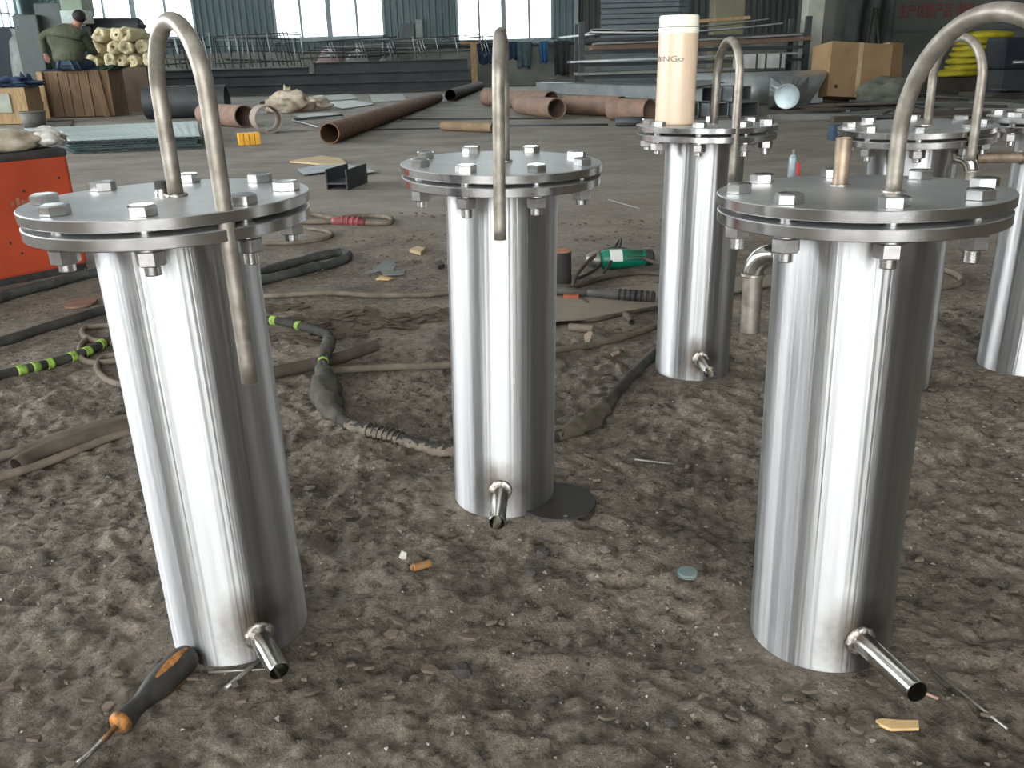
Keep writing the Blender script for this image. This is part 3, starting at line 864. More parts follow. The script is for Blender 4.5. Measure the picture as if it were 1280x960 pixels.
# screwdriver
hp0, hp1 = Vector(on((-0.384, 0.833, 0), 0.017)), Vector(on((-0.426, 0.733, 0), 0.013))
sd = thing('screwdriver', 'black and orange handled screwdriver lying at the foot of a vessel', 'screwdriver', hp0)
ax = (hp1 - hp0).normalized()
m4 = aim(ax)
Lh = (hp1 - hp0).length
prof = [(0, -0.006), (0.008, -0.0045), (0.0135, 0.0), (0.0165, 0.008), (0.0175, 0.02), (0.0172, 0.04), (0.0158, 0.055), (0.0125, 0.068), (0.0102, 0.078), (0.0105, 0.088), (0.0125, Lh - 0.012), (0.0125, Lh - 0.006)]
MB().lathe(prof, 20, m4).build('handle', M('black_handle_rubber', (0.018, 0.018, 0.017), (0.04, 0.036, 0.03), 60, 0.5, 0, 0.4, 0.001), sd)
ORN = M('worn_orange_plastic', (0.42, 0.16, 0.03), (0.09, 0.055, 0.025), 110, 0.5, 0, 0.2, 0.001)
MB().lathe([(0.0122, Lh - 0.006), (0.0132, Lh - 0.004), (0.0125, Lh + 0.001), (0.0085, Lh + 0.004), (0, Lh + 0.004)], 20, m4).build('collar', ORN, sd)
for g in (R(200), R(75), R(320)):
    vs, fs = [], []
    nn = 12
    for k in range(nn):
        z = 0.004 + 0.05 * k / (nn - 1)
        wdt = 0.0042 * math.sin(math.pi * (k + 0.5) / nn) + 0.0008
        rr = 0.0005 + np.interp(z, [q_[1] for q_ in prof], [q_[0] for q_ in prof])
        for j in (-1, 0, 1):
            a = g + j * wdt / rr
            vs.append(m4 @ Vector((rr * math.cos(a), rr * math.sin(a), z)))
    for k in range(nn - 1):
        for j in range(2):
            fs.append((k * 3 + j, k * 3 + j + 1, k * 3 + 4 + j, k * 3 + 3 + j))
    MB().add(vs, fs, True).build('grip_inlay', ORN, sd)
MB().tube([m4 @ Vector((0, 0, Lh)), m4 @ Vector((0, 0, Lh + 0.10))], 0.0034, 14).build('shaft', CHROME, sd)

# wires, chips and small litter
def rod(p0, p1, r, mat, label, name='welding_rod', cat='rod', group=None):
    a, b = Vector(on(p0, r)), Vector(on(p1, r))
    return one(name, MB().tube([(0, 0, 0), (b - a) * 0.5, b - a], r, 8), mat, label, cat, a, (0, 0, 0), group)
rod((-0.331, 0.79, 0), (-0.302, 0.842, 0), 0.0028, ROD, 'thick grey rod end under the outlet pipe of the screwdriver vessel')
rod((-0.36, 0.821, 0), (-0.278, 0.828, 0), 0.0015, ROD, 'thin grey rod tucked under the screwdriver vessel')
rod((0.474, 0.807, 0), (0.506, 0.709, 0), 0.0016, ROD, 'long thin welding rod lying beside an outlet pipe end')
rod((0.434, 0.762, 0), (0.453, 0.751, 0), 0.0018, M('pinkish_wire', (0.36, 0.22, 0.17), None, 40, 0.6), 'short pinkish wire end poking out beyond an outlet pipe')
rod((0.215, 1.384, 0), (0.282, 1.354, 0), 0.002, ROD, 'short welding rod on bare dirt in front of the cable sleeve')
rod((0.511, 4.409, 0), (0.625, 4.084, 0), 0.003, ROD, 'white-tipped thin rod lying beyond the middle vessel cover')

def plate(name, pts, t, mat, label, cat, lift=0.0, group=None, tilt=None):
    """flat scrap from its floor outline"""
    c = Vector((sum(p[0] for p in pts) / len(pts), sum(p[1] for p in pts) / len(pts), 0))
    lo = [(p[0] - c.x, p[1] - c.y, 0) for p in pts]
    zz = [(tilt[0] * q[0] + tilt[1] * q[1] if tilt else 0) for q in lo]
    mz = min(zz)
    n = len(pts)
    vs = [(q[0], q[1], z - mz) for q, z in zip(lo, zz)] + [(q[0], q[1], z - mz + t) for q, z in zip(lo, zz)]
    area2 = sum(lo[i][0] * lo[(i + 1) % n][1] - lo[(i + 1) % n][0] * lo[i][1] for i in range(n))
    idx = list(range(n)) if area2 > 0 else list(range(n))[::-1]
    fs = [tuple(idx[::-1]), tuple(n + i for i in idx)]
    fs += [(idx[i], idx[(i + 1) % n], n + idx[(i + 1) % n], n + idx[i]) for i in range(n)]
    return one(name, MB().add(vs, fs), mat, label, cat, (c.x, c.y, gz(c.x, c.y) + lift), (0, 0, 0), group)

CHIP = M('pale_wood_chip', (0.52, 0.36, 0.17), (0.44, 0.30, 0.14), 30, 0.8, 0, 0.2, 0.001, (1, 8, 1))
plate('wood_chip', [(0.371, 0.716, 0), (0.377, 0.718, 0), (0.394, 0.715, 0), (0.414, 0.714, 0), (0.41, 0.703, 0), (0.381, 0.703, 0), (0.373, 0.71, 0)], 0.0035, CHIP, 'small pale wood chip on the dirt before an outlet pipe', 'chip', 0.001)
cg = Vector(on((-0.144, 1.027, 0), 0.0055)); ce = Vector(on((-0.123, 1.048, 0), 0.0055))
cgo = one('cigarette_butt', hollow(MB(), (ce - cg).length, 0.0052, 0.0040, aim(cg - ce)), M('tan_filter_paper', (0.36, 0.19, 0.08), (0.26, 0.13, 0.05), 60, 0.9), 'tan cigarette butt lying on the dirt', 'cigarette butt', ce)
plate('paper_flake', [(-0.166, 1.055, 0), (-0.163, 1.065, 0), (-0.155, 1.058, 0), (-0.155, 1.048, 0), (-0.161, 1.05, 0)], 0.0015, M('pale_flake', (0.46, 0.44, 0.38), None, 20, 0.9), 'pale grey flake beside the cigarette butt', 'flake', 0.002, None, (0.3, 0.3))
gc = thing('bottle_cap', 'dusty teal bottle cap lying on the dirt', 'cap', on((0.233, 1.009, 0), 0.002), 0.3)
TEAL = M('dusty_teal_plastic', (0.10, 0.15, 0.145), (0.15, 0.17, 0.155), 40, 0.8)
MB().lathe(sharp([(0, 0.005), (0.0125, 0.005), (0.0135, 0.004), (0.0135, 0.0), (0.012, 0.0)]), 26).build('cap_top', TEAL, gc)
MB().lathe(sharp([(0.0138, 0.0015), (0.015, 0.0015), (0.015, 0.0), (0.0138, 0.0)]), 26).build('tear_ring', TEAL, gc)

# litter by the middle vessel: plate, torch, grinder, pipe bits
plate('scrap_plate', [(0.004, 2.183, 0), (0.134, 2.231, 0), (0.21, 2.239, 0), (0.303, 2.286, 0), (0.417, 2.349, 0), (0.618, 2.453, 0), (0.799, 2.55, 0), (0.835, 2.671, 0), (0.614, 2.652, 0), (0.376, 2.574, 0), (0.249, 2.529, 0), (0.127, 2.522, 0), (0.006, 2.398, 0)], 0.006, M('brown_scrap_plate', (0.21, 0.175, 0.13), (0.16, 0.13, 0.10), 8, 0.8, 0.1), 'flat brown steel plate under the welding torch', 'plate', 0.006)
cable('bent_strip', [(0.113, 2.248, 0), (0.141, 2.285, 0), (0.171, 2.274, 0), (0.221, 2.238, 0), (0.312, 2.277, 0), (0.426, 2.348, 0)], 0.0045, HOSE2, 'rusty bent strip along the edge of the brown plate', 'strip')
tq = on((0.151, 2.51, 0), 0.026)
wt = thing('welding_torch', 'black welding torch with ribbed grip and red trigger', 'torch', tq)
tb = Vector(on((0.415, 2.392, 0), 0.022)) - Vector(tq); t0 = Vector(on((0.043, 2.521, 0), 0.026)) - Vector(tq)
ln = [t0.lerp(tb, k / 10) for k in range(11)]
MB().tube([ln[0], ln[2], ln[3], ln[5]], [0.017, 0.017, 0.012, 0.010], 14).build('torch_body', M('matt_grey_black', (0.05, 0.048, 0.044), (0.08, 0.075, 0.066), 20, 0.6), wt)
MB().tube([ln[5], ln[6], ln[7], ln[10]], [0.010, 0.012, 0.017, 0.016], 14).build('grip', M('matt_grey_black', (0.05, 0.048, 0.044)), wt)
for k in range(7):
    a = ln[7].lerp(ln[10], 0.1 + k / 7.5)
    MB().tube([a, a + (tb - t0).normalized() * 0.008], 0.0185, 14).build('grip_ring', BLACK, wt)
MB().box(ln[0].lerp(ln[10], 0.37) + Vector((0, -0.018, -0.014)), (0.046, 0.016, 0.018), rotm(0, 0.0, -0.2)).build('trigger', M('red_brown_trigger', (0.28, 0.075, 0.04), (0.2, 0.06, 0.035), 20, 0.6), wt)

st_ = thing('steel_stub', 'short upright black round bar with rusty cut top', 'round bar', on((0.163, 2.701, 0)))
MB().lathe(sharp([(0.036, 0), (0.036, 0.098), (0, 0.098)]), 36).build('bar', M('black_bar_skin', (0.025, 0.024, 0.023), (0.045, 0.04, 0.035), 20, 0.6), st_)
MB().lathe(sharp([(0, 0.1), (0.034, 0.1), (0.0358, 0.098)]), 36).build('cut_face', M('rusty_cut_face', (0.36, 0.16, 0.09), (0.27, 0.12, 0.07), 60, 0.8), st_)

gp = Vector(on((0.349, 2.864, 0), 0.035)); ge = Vector(on((0.478, 2.873, 0), 0.03))
gr = thing('angle_grinder', 'green angle grinder lying among its black cord', 'grinder', gp)
d = ge - gp
q4 = aim(d)
Lg = d.length
MB().lathe([(0, -0.05), (0.022, -0.048), (0.032, -0.03), (0.035, 0.0), (0.034, 0.03), (0.029, 0.07), (0.026, Lg - 0.02), (0.022, Lg), (0, Lg)], 24, q4).build('motor_housing', GREENP, gr)
MB().lathe(sharp([(0.027, Lg - 0.018), (0.029, Lg - 0.016), (0.028, Lg + 0.004), (0.018, Lg + 0.012), (0, Lg + 0.012)]), 24, q4).build('rear_cap', BLACK, gr)
MB().lathe([(0, -0.09), (0.018, -0.088), (0.026, -0.07), (0.03, -0.05), (0.03, -0.045)], 20, q4).build('gear_head', M('grey_cast_head', (0.20, 0.19, 0.17), None, 20, 0.45, 0.7), gr)
vs, fs = [], []
for k in range(6):
    for j in range(8):
        a = R(105 + j * 11); rr = 0.0354
        vs.append(q4 @ Vector((rr * math.cos(a), rr * math.sin(a), -0.012 + 0.042 * k / 5)))
for k in range(5):
    for j in range(7):
        fs.append((k * 8 + j, k * 8 + j + 1, k * 8 + 9 + j, k * 8 + 8 + j))
MB().add(vs, fs, True).build('label_plate', WHITE, gr)
for k in range(5):
    a = R(108 + k * 17)
    MB().tube([q4 @ Vector((0.031 * math.cos(a), 0.031 * math.sin(a), 0.045)), q4 @ Vector((0.0275 * math.cos(a), 0.0275 * math.sin(a), Lg - 0.028))], 0.0018, 6).build('vent_slot', BLACK, gr)
cable('extension_cable', [(*p_[:2], z) for p_, z in zip([(0.565, 2.657, 0), (0.457, 2.746, 0), (0.347, 2.736, 0), (0.277, 2.689, 0), (0.205, 2.592, 0), (0.126, 2.503, 0)], (0, 0, 0, 0, 0, 0))], 0.008, HOSE2, 'dark cable running flat in front of the green grinder', 'cable')
cable('extension_cable', [(*p_[:2], z) for p_, z in zip([(0.518, 2.751, 0), (0.453, 2.84, 0), (0.395, 2.908, 0), (0.339, 2.902, 0), (0.277, 2.824, 0), (0.219, 2.695, 0), (0.194, 2.573, 0), (0.201, 2.477, 0), (0.224, 2.394, 0)], (0.02, 0.03, 0.05, 0.05, 0.04, 0.02, 0, 0, 0))], 0.006, HOSE2, 'brown cable arching over the green grinder', 'cable')
pc = gpath([(*p_[:2], z) for p_, z in zip([(0.22, 2.717, 0), (0.288, 2.8, 0), (0.357, 2.938, 0), (0.398, 3.038, 0), (0.37, 2.886, 0), (0.313, 2.785, 0)], (0, 0.01, 0.04, 0.06, 0.05, 0.0))], 0.005)
MB().tube([p_ - gp for p_ in pc], 0.005, 8).build('power_cord', BLACK, gr)

def short_pipe(p0, p1, ro, ri, mat, label, group=None, name='pipe', extra=0.0, cat='pipe', seg=32):
    a, b = Vector(on(p0, ro)), Vector(on(p1, ro))
    d_ = b - a
    m_ = aim(d_)
    L_ = d_.length
    return one(name, MB().lathe(sharp([(ri, 0), (ro, 0), (ro, L_), (ri, L_), (ri, 0)]), seg, m_), mat, label, cat, a, (0, 0, 0), group)
short_pipe((0.313, 2.261, -0), (0.323, 2.198, 0), 0.0088, 0.0065, HOSE2, 'tiny cut pipe end lying on the bent strip', None, 'pipe_end')
short_pipe((0.155, 2.169, -0), (0.215, 2.135, 0), 0.011, 0.008, HOSE, 'short half-buried brown pipe piece before the brown plate', None, 'pipe_end')
plate('wood_chip', [(0.185, 2.076, 0), (0.198, 2.088, 0), (0.208, 2.081, 0), (0.196, 2.048, 0), (0.185, 2.056, 0)], 0.004, M('muted_chip', (0.30, 0.245, 0.17), None, 30, 0.9), 'ragged pale chip near the half-buried pipe piece', 'chip', 0.003, None, (0.2, 0.4))
plate('wood_chip', [(0.24, 1.962, 0), (0.261, 1.985, 0), (0.262, 1.967, 0), (0.242, 1.944, 0)], 0.004, M('pinkish_chip', (0.30, 0.22, 0.17), None, 30, 0.9), 'small pinkish chip beside the brown hose', 'chip', 0.002)

# scrap between the first and the middle vessel
plate('steel_offcut', [(-0.471, 2.815, 0), (-0.423, 2.941, 0), (-0.383, 2.887, 0), (-0.386, 2.817, 0), (-0.344, 2.824, 0), (-0.348, 2.79, 0), (-0.414, 2.786, 0), (-0.428, 2.833, 0)], 0.004, M('blue_grey_offcut', (0.17, 0.18, 0.17), (0.12, 0.125, 0.12), 14, 0.6, 0.3), 'blue-grey jagged steel offcut lying on the dirt', 'offcut', 0.008, None, (0.02, 0.12))
plate('wood_chip', [(-0.436, 2.755, 0), (-0.426, 2.799, 0), (-0.379, 2.76, 0), (-0.392, 2.74, 0)], 0.004, CHIP, 'orange-tan chip in front of the jagged offcut', 'chip', 0.001)
for k, (pp, lb) in enumerate((([(-0.374, 3.218, 0), (-0.349, 3.275, 0), (-0.315, 3.24, 0), (-0.326, 3.154, 0)], 'curled tan chip beyond the jagged offcut'), ([(-0.26, 2.959, 0), (-0.239, 3.008, 0), (-0.223, 2.942, 0), (-0.243, 2.908, 0)], 'dark clod beside the middle vessel'))):
    plate('chip', pp, 0.012, CARDP if k == 0 else STONED, lb, 'chip', 0.002)
f0, f1_, f2_, f3_ = [Vector(p_) for p_ in ((-1.044, 5.088, 0), (-0.971, 5.398, 0), (-0.918, 5.03, 0), (-0.855, 5.374, 0))]
bo = thing('beam_offcut', 'short dark beam offcut lying on its side with open ends', 'offcut', f0)
for a_, b_ in ((f0, f1_), (f2_, f3_)):
    d_ = b_ - a_
    MB().box((a_ + b_) / 2 - f0 + Vector((0, 0, 0.057)), (d_.length, 0.008, 0.114), rotm(0, 0, math.atan2(d_.y, d_.x))).build('flange', DARKST, bo)
d_ = f1_ - f0
e_ = f2_ - f0
MB().box((d_ + e_) / 2 + Vector((0, 0, 0.035)), (d_.length, abs(e_.x) * abs(math.sin(math.atan2(d_.y, d_.x))) + 0.004, 0.008), rotm(0, 0, math.atan2(d_.y, d_.x))).build('web', DARKST, bo)
plate('steel_sheet', [(-1.442, 6.091, 0), (-1.362, 6.319, 0), (-1.159, 6.375, 0), (-0.947, 6.029, 0), (-0.864, 5.828, 0), (-0.972, 5.678, 0), (-1.176, 5.94, 0), (-1.324, 5.752, 0)], 0.004, M('grey_thin_sheet', (0.25, 0.27, 0.27), (0.19, 0.20, 0.20), 6, 0.55, 0.3), 'thin grey steel sheet scrap behind the channel offcuts', 'sheet', 0.01)
plate('cardboard_scrap', [(-1.627, 6.647, 0), (-1.566, 6.862, 0), (-1.46, 7.017, 0), (-1.274, 6.79, 0), (-1.163, 6.428, 0), (-1.353, 6.42, 0)], 0.012, CARDP, 'torn pale cardboard scrap on the floor before the rusty pipe', 'cardboard', 0.004)

# orange welding machine
c0 = Vector((-1.513, 3.066, 0)); c1 = Vector((-1.698, 2.813, 0))
dirx = (c1 - c0); dirx.z = 0; dirx.normalize()
diry = Vector((dirx.y, -dirx.x, 0))
if diry.y < 0:
    diry = -diry
mw = thing('welding_machine', 'orange-red welding machine with black top cover', 'welding machine', (c0.x, c0.y, 0), math.atan2(-dirx.y, -dirx.x))
Wm, Dm, Hm = 0.72, 0.42, 0.405
MB().bbox((-Wm / 2, Dm / 2, Hm / 2 + 0.012), (Wm, Dm, Hm - 0.024), 0.012).build('side_panel', ORANGE, mw)
MB().bbox((-Wm / 2, Dm / 2, Hm + 0.006), (Wm + 0.004, Dm + 0.008, 0.03), 0.012).build('top_cover', BLACK, mw)
MB().bbox((-Wm / 2, Dm / 2, 0.016), (Wm - 0.01, Dm - 0.01, 0.032), 0.006).build('base_tray', BLACK, mw)
for x, z in ((-0.045, 0.33), (-0.045, 0.09), (-0.33, 0.33), (-0.17, 0.30), (-0.22, 0.10), (-0.25, 0.14), (-0.16, 0.12)):
    MB().lathe([(0.0045, 0), (0.004, 0.002), (0, 0.003)], 10, Matrix.Translation((x, -0.0005, z)) @ aim((0, -1, 0))).build('screw', BLACK, mw)
for k in range(7):
    MB().box((-0.105 - 0.018 * k, -0.0008, 0.262 + 0.004 * (k % 2)), (0.012, 0.001, 0.014 + 0.006 * (k % 3))).build('worn_letter', M('faded_print', (0.30, 0.12, 0.08), None, 30, 0.7), mw)

def blob(name, size, seed, mat, label, cat, loc, rz=0.0, amp=0.25, freq=2.2, group=None, sub=4, flat=True, parent=None):
    bm = bmesh.new()
    bmesh.ops.create_icosphere(bm, subdivisions=sub, radius=1)
    for v in bm.verts:
        n_ = noise.noise(v.co * freq + Vector((seed * 3.1, seed, 0))) + 0.5 * noise.noise(v.co * freq * 2.6 + Vector((seed, 0, seed)))
        v.co *= 1 + amp * n_
        if flat and v.co.z < -0.55:
            v.co.z = -0.55 + (v.co.z + 0.55) * 0.1
        v.co = Vector((v.co.x * size[0], v.co.y * size[1], (v.co.z + (0.58 if flat else 0)) * size[2]))
    me = bpy.data.meshes.new(name)
    bm.to_mesh(me); bm.free()
    me.polygons.foreach_set('use_smooth', [True] * len(me.polygons))
    me.materials.append(mat)
    o = link(name, me, parent, loc, (0, 0, rz))
    if label:
        tag(o, label, cat, group)
    return o
ztop = Hm + 0.02
bagp = mw.matrix_basis @ Vector((-0.225, 0.12, ztop))
bag = thing('plastic_bag', 'cloudy plastic bag of parts on the orange welding machine', 'bag', bagp, mw.rotation_euler.z)
blob('bag_body', (0.22, 0.12, 0.046), 2, PLASTIC, None, None, (0, 0, 0), 0, 0.22, 1.6, None, 4, True, bag)
blob('twisted_end', (0.07, 0.06, 0.04), 5, M('clear_plastic_film', (0.55, 0.54, 0.49), (0.33, 0.31, 0.27), 10, 0.18, 0, 0.5, 0.01), None, None, (0.215, -0.02, 0.004), 0.3, 0.25, 1.6, None, 4, True, bag)

# stones: the larger ones singly, the rest as loose grit
def rock_mesh(seed, mat):
    bm = bmesh.new()
    bmesh.ops.create_icosphere(bm, subdivisions=2, radius=1)
    for v in bm.verts:
        v.co *= 1 + 0.5 * noise.noise(v.co * 1.6 + Vector((seed * 7.3, 0, seed)))
        v.co.z *= 0.65
    me = bpy.data.meshes.new('stone')
    bm.to_mesh(me); bm.free()
    me.materials.append(mat)
    return me
ROCKS = [rock_mesh(k, STONE if k < 3 else STONED) for k in range(6)]
for (px, s, dark, lb) in (((0.037, 1.07, 0), 0.012, 1, 'dark slag lump on the dirt in front of the middle vessel outlet'), ((0.02, 1.021, 0), 0.010, 1, 'flat dark slag lump near the cigarette butt'),
        ((-0.05, 1.033, 0), 0.006, 1, 'small dark slag crumb beside the cigarette butt'), ((-0.066, 0.815, 0), 0.013, 1, 'flat grey stone chip half sunk in the dirt'),
        ((-0.12, 0.81, 0), 0.007, 0, 'pale pebble next to the grey stone chip'), ((0.128, 1.083, 0), 0.009, 0, 'whitish pebble cluster piece on the dirt'), ((0.16, 0.964, 0), 0.004, 0, 'tiny white pebble alone on the dirt'),
        ((0.207, 0.82, 0), 0.008, 1, 'dark slag chip close to the vessel with the brown stub'), ((0.036, 0.776, 0), 0.008, 1, 'dark chip between pale dirt ridges'), ((0.161, 0.723, 0), 0.009, 1, 'dark violet slag crumb on the dirt')):
    o = link('stone', ROCKS[(4 if dark else 1)], None, on(px, s * 0.25), (0, 0, s * 900))
    o.scale = (s, s * 0.85, s * 0.8)
    tag(o, lb, 'stone', 'single stones on the dirt')
rnd = random.Random(11)
def grit(name, mat, n, smin, smax, label, ylo=0.5, yhi=3.6, dens=None):
    mb = MB()
    base = [Vector(v) for v in ((1, 0, 0), (-0.5, 0.87, 0), (-0.5, -0.87, 0), (0.3, 0.2, 0.8), (0.1, -0.2, -0.6))]
    k = 0
    while k < n:
        y = ylo + (yhi - ylo) * rnd.random() ** 1.6
        x = rnd.uniform(-0.68, 0.68) * (y + 0.35) + 0.02
        if any((x - a) ** 2 + (y - b) ** 2 < 0.0075 for a, b, c in FEET):
            continue
        if noise.noise(Vector((x * 3, y * 3, smax * 1000))) + rnd.uniform(-0.5, 0.5) < 0:
            continue
        k += 1
        s = smin + (smax - smin) * rnd.random() ** 3
        q_ = Matrix.Rotation(rnd.uniform(0, 6.28), 3, 'Z') @ Matrix.Rotation(rnd.uniform(-0.7, 0.7), 3, 'X')
        st = Vector((rnd.uniform(0.6, 1.3), rnd.uniform(0.5, 1.1), rnd.uniform(0.5, 1)))
        z = gz(x, y)
        mb.add([q_ @ Vector((b.x * st.x, b.y * st.y, b.z * st.z)) * s + Vector((x, y, z + s * 0.3)) for b in base], [(0, 1, 3), (1, 2, 3), (2, 0, 3), (1, 0, 4), (2, 1, 4), (0, 2, 4)])
    o = mb.build(name, mat, floor)
    tag(o, label, None, None, 'stuff')
grit('loose_grit', STONE, 5200, 0.0010, 0.0052, 'loose brown grit and small pebbles scattered on the dirt')
grit('dark_grit', STONED, 2200, 0.0010, 0.0055, 'dark slag crumbs scattered on the dirt')
grit('pale_grit', M('pale_crumbs', (0.48, 0.46, 0.41), (0.38, 0.35, 0.30), 40, 0.9), 900, 0.0008, 0.0034, 'pale crumbs and plaster specks scattered on the dirt')

# flaky crust of dried mud and scale
def crust(name, pts, n, spread, mat, label, s0=0.006, s1=0.03):
    mb = MB()
    for k in range(n):
        p_ = rnd.choice(pts)
        x, y = p_[0] + rnd.gauss(0, spread), p_[1] + rnd.gauss(0, spread * 0.5)
        if any((x - a) ** 2 + (y - b) ** 2 < 0.009 for a, b, c in FEET):
            continue
        s = rnd.uniform(s0, s1)
        m_ = 6
        z = gz(x, y) + 0.003
        tx, ty = rnd.uniform(-0.3, 0.3), rnd.uniform(-0.3, 0.3)
        ring = []
        for j in range(m_):
            a = 2 * math.pi * j / m_ + rnd.uniform(-0.3, 0.3)
            rr = s * rnd.uniform(0.5, 1.1)
            dx, dy = rr * math.cos(a) * 1.4, rr * math.sin(a) * 0.8
            ring.append((x + dx, y + dy, z + tx * dx + ty * dy))
        mb.add(ring + [(a, b, c + 0.004) for a, b, c in ring], [tuple(range(m_))[::-1], tuple(range(m_, 2 * m_))] + [(j, (j + 1) % m_, m_ + (j + 1) % m_, m_ + j) for j in range(m_)])
    tag(mb.build(name, mat, floor), label, None, None, 'stuff')
crust('dried_crust', [(-0.679, 2.464, 0), (-0.555, 2.325, 0), (-0.448, 2.356, 0), (-0.368, 2.269, 0), (-0.466, 2.202, 0), (-0.306, 2.302, 0), (-0.222, 2.36, 0), (-0.537, 2.138, 0)], 150, 0.05, M('dark_mud_flake', (0.10, 0.078, 0.058), (0.065, 0.05, 0.038), 20, 0.95), 'dark flaky crust on the floor between the vessels')
crust('scattered_flakes', [(-0.373, 3.47, 0), (-0.279, 4.042, 0), (0.433, 3.722, 0), (0.454, 3.359, 0), (-0.541, 2.917, 0), (-0.446, 3.033, 0), (-0.175, 0.882, 0), (0.296, 0.727, 0), (0.582, 0.882, 0), (0.949, 1.7, 0), (1.14, 2.169, 0), (0.296, 1.318, 0), (-0.74, 1.207, 0), (-0.542, 0.757, 0), (-0.305, 1.185, 0)], 420, 0.12, M('mixed_flake', (0.125, 0.10, 0.076), (0.07, 0.055, 0.043), 20, 0.95), 'thin flakes scattered over the dirt', 0.002, 0.009)

# ============================================================ BACKGROUND: LEFT
# stack of green coated sheets
gA, gB, gC, gD = [Vector(p_) for p_ in [(-3.864, 7.94, 0.1), (-2.781, 8.123, 0.1), (-3.59, 10.475, 0.1), (-5.318, 9.932, 0.1)]]
NS = 8
for k in range(NS):
    z0 = 0.016 * k + 0.004
    jit = Vector((rnd.uniform(-0.03, 0.03), rnd.uniform(-0.03, 0.03), 0))
    pts = [gA + jit, gB + jit, gC + jit, gD + jit]
    top = k == NS - 1
    # a shallow ribbed sheet: ribs run front to back
    mb = MB()
    nrib = 36
    row = []
    for e0, e1 in ((pts[0], pts[1]), (pts[3], pts[2])):
        for i in range(nrib + 1):
            q_ = e0.lerp(e1, i / nrib)
            row.append((q_.x, q_.y, z0 + (0.003 if i % 2 else 0.0)))
    n1 = nrib + 1
    vs = [(a, b, c) for a, b, c in row] + [(a, b, c - 0.013) for a, b, c in row]
    m2 = 2 * n1
    fs = [(i, i + 1, n1 + i + 1, n1 + i) for i in range(nrib)] + [(m2 + i, m2 + n1 + i, m2 + n1 + i + 1, m2 + i + 1) for i in range(nrib)]
    fs += [(i + 1, i, m2 + i, m2 + i + 1) for i in range(nrib)] + [(n1 + i, n1 + i + 1, m2 + n1 + i + 1, m2 + n1 + i) for i in range(nrib)]
    fs += [(0, n1, m2 + n1, m2), (nrib, m2 + nrib, m2 + n1 + nrib, n1 + nrib)]
    c = Vector(vs[0]); c.z = 0
    vs = [Vector(v) - c for v in vs]
    o = mb.add(vs, fs).build('ribbed_sheet', GSHEET if top else DGREEN, None, c + Vector((0, 0, 0.008)))
    tag(o, 'pale green ribbed sheet on top of the low sheet stack' if top else 'dark-edged ribbed sheet in the low stack, %s from the floor' % ['lowest', 'second', 'third', 'fourth', 'fifth', 'sixth', 'seventh', ''][k], 'sheet', None if top else 'ribbed sheets in the stack')
bk = thing('bucket', 'small grey bucket standing behind the green sheet stack', 'bucket', (-5.991, 11.469, 0))
MB().lathe([(0, 0.004), (0.11, 0.004), (0.115, 0.0), (0.155, 0.24), (0.15, 0.24), (0.112, 0.01), (0, 0.01)], 28).build('pail', BUCKET, bk)
MB().lathe([(0.155, 0.225), (0.163, 0.23), (0.163, 0.243), (0.153, 0.245)], 28).build('rim', BUCKET, bk)
plate('dark_plank', [(-5.935, 10.669, 0), (-7.018, 13.845, 0), (-6.645, 13.889, 0), (-5.794, 11.982, 0), (-5.26, 9.778, 0)], 0.02, M('dark_board', (0.08, 0.075, 0.065), None, 5, 0.8), 'dark board lying behind the green sheet stack', 'board', 0.0)

# wooden crate with the seated worker
cr = (-7.012, 14.895, 0)
ct = thing('wooden_crate', 'weathered plank crate that the worker sits on', 'crate', (cr[0], cr[1] + 0.32, 0), 0.03)
CW, CD, CH = 1.14, 0.62, 0.72
for k in range(7):
    w_ = CW / 7
    MB().box((-CW / 2 + w_ * (k + 0.5), -CD / 2 + 0.012 + rnd.uniform(-0.006, 0.006), CH / 2), (w_ - 0.012, 0.022, CH - 0.03)).build('plank', WOOD, ct)
    MB().box((-CW / 2 + w_ * (k + 0.5), CD / 2 - 0.012, CH / 2), (w_ - 0.012, 0.022, CH - 0.03)).build('plank', WOOD, ct)
for s in (-1, 1):
    for k in range(4):
        MB().box((s * (CW / 2 - 0.012), -CD / 2 + 0.08 + k * 0.153, CH / 2), (0.022, 0.14, CH - 0.03)).build('plank', WOOD, ct)
MB().box((-CW / 2 + 0.05, -CD / 2 - 0.02, CH / 2), (0.09, 0.04, CH)).build('corner_post', WOODP, ct)
MB().box((CW / 2 - 0.15, -CD / 2 - 0.02, CH / 2), (0.09, 0.04, CH), rotm(0, -0.10, 0)).build('brace', WOOD, ct)
MB().box((0, 0, CH - 0.01), (CW, CD, 0.03)).build('lid', WOOD, ct)
blob('dark_cloth', (0.50, 0.26, 0.028), 4, BLUE, 'dark blue cloth spread on the plank crate under the worker', 'cloth', (cr[0] - 0.08, cr[1] + 0.29, CH), 0, 0.3, 3)
blob('green_cloth', (0.20, 0.2, 0.05), 6, GREENC, 'dark green cloth heaped on the corner of the plank crate', 'cloth', (cr[0] + 0.52, cr[1] + 0.25, CH), 0, 0.5, 3)

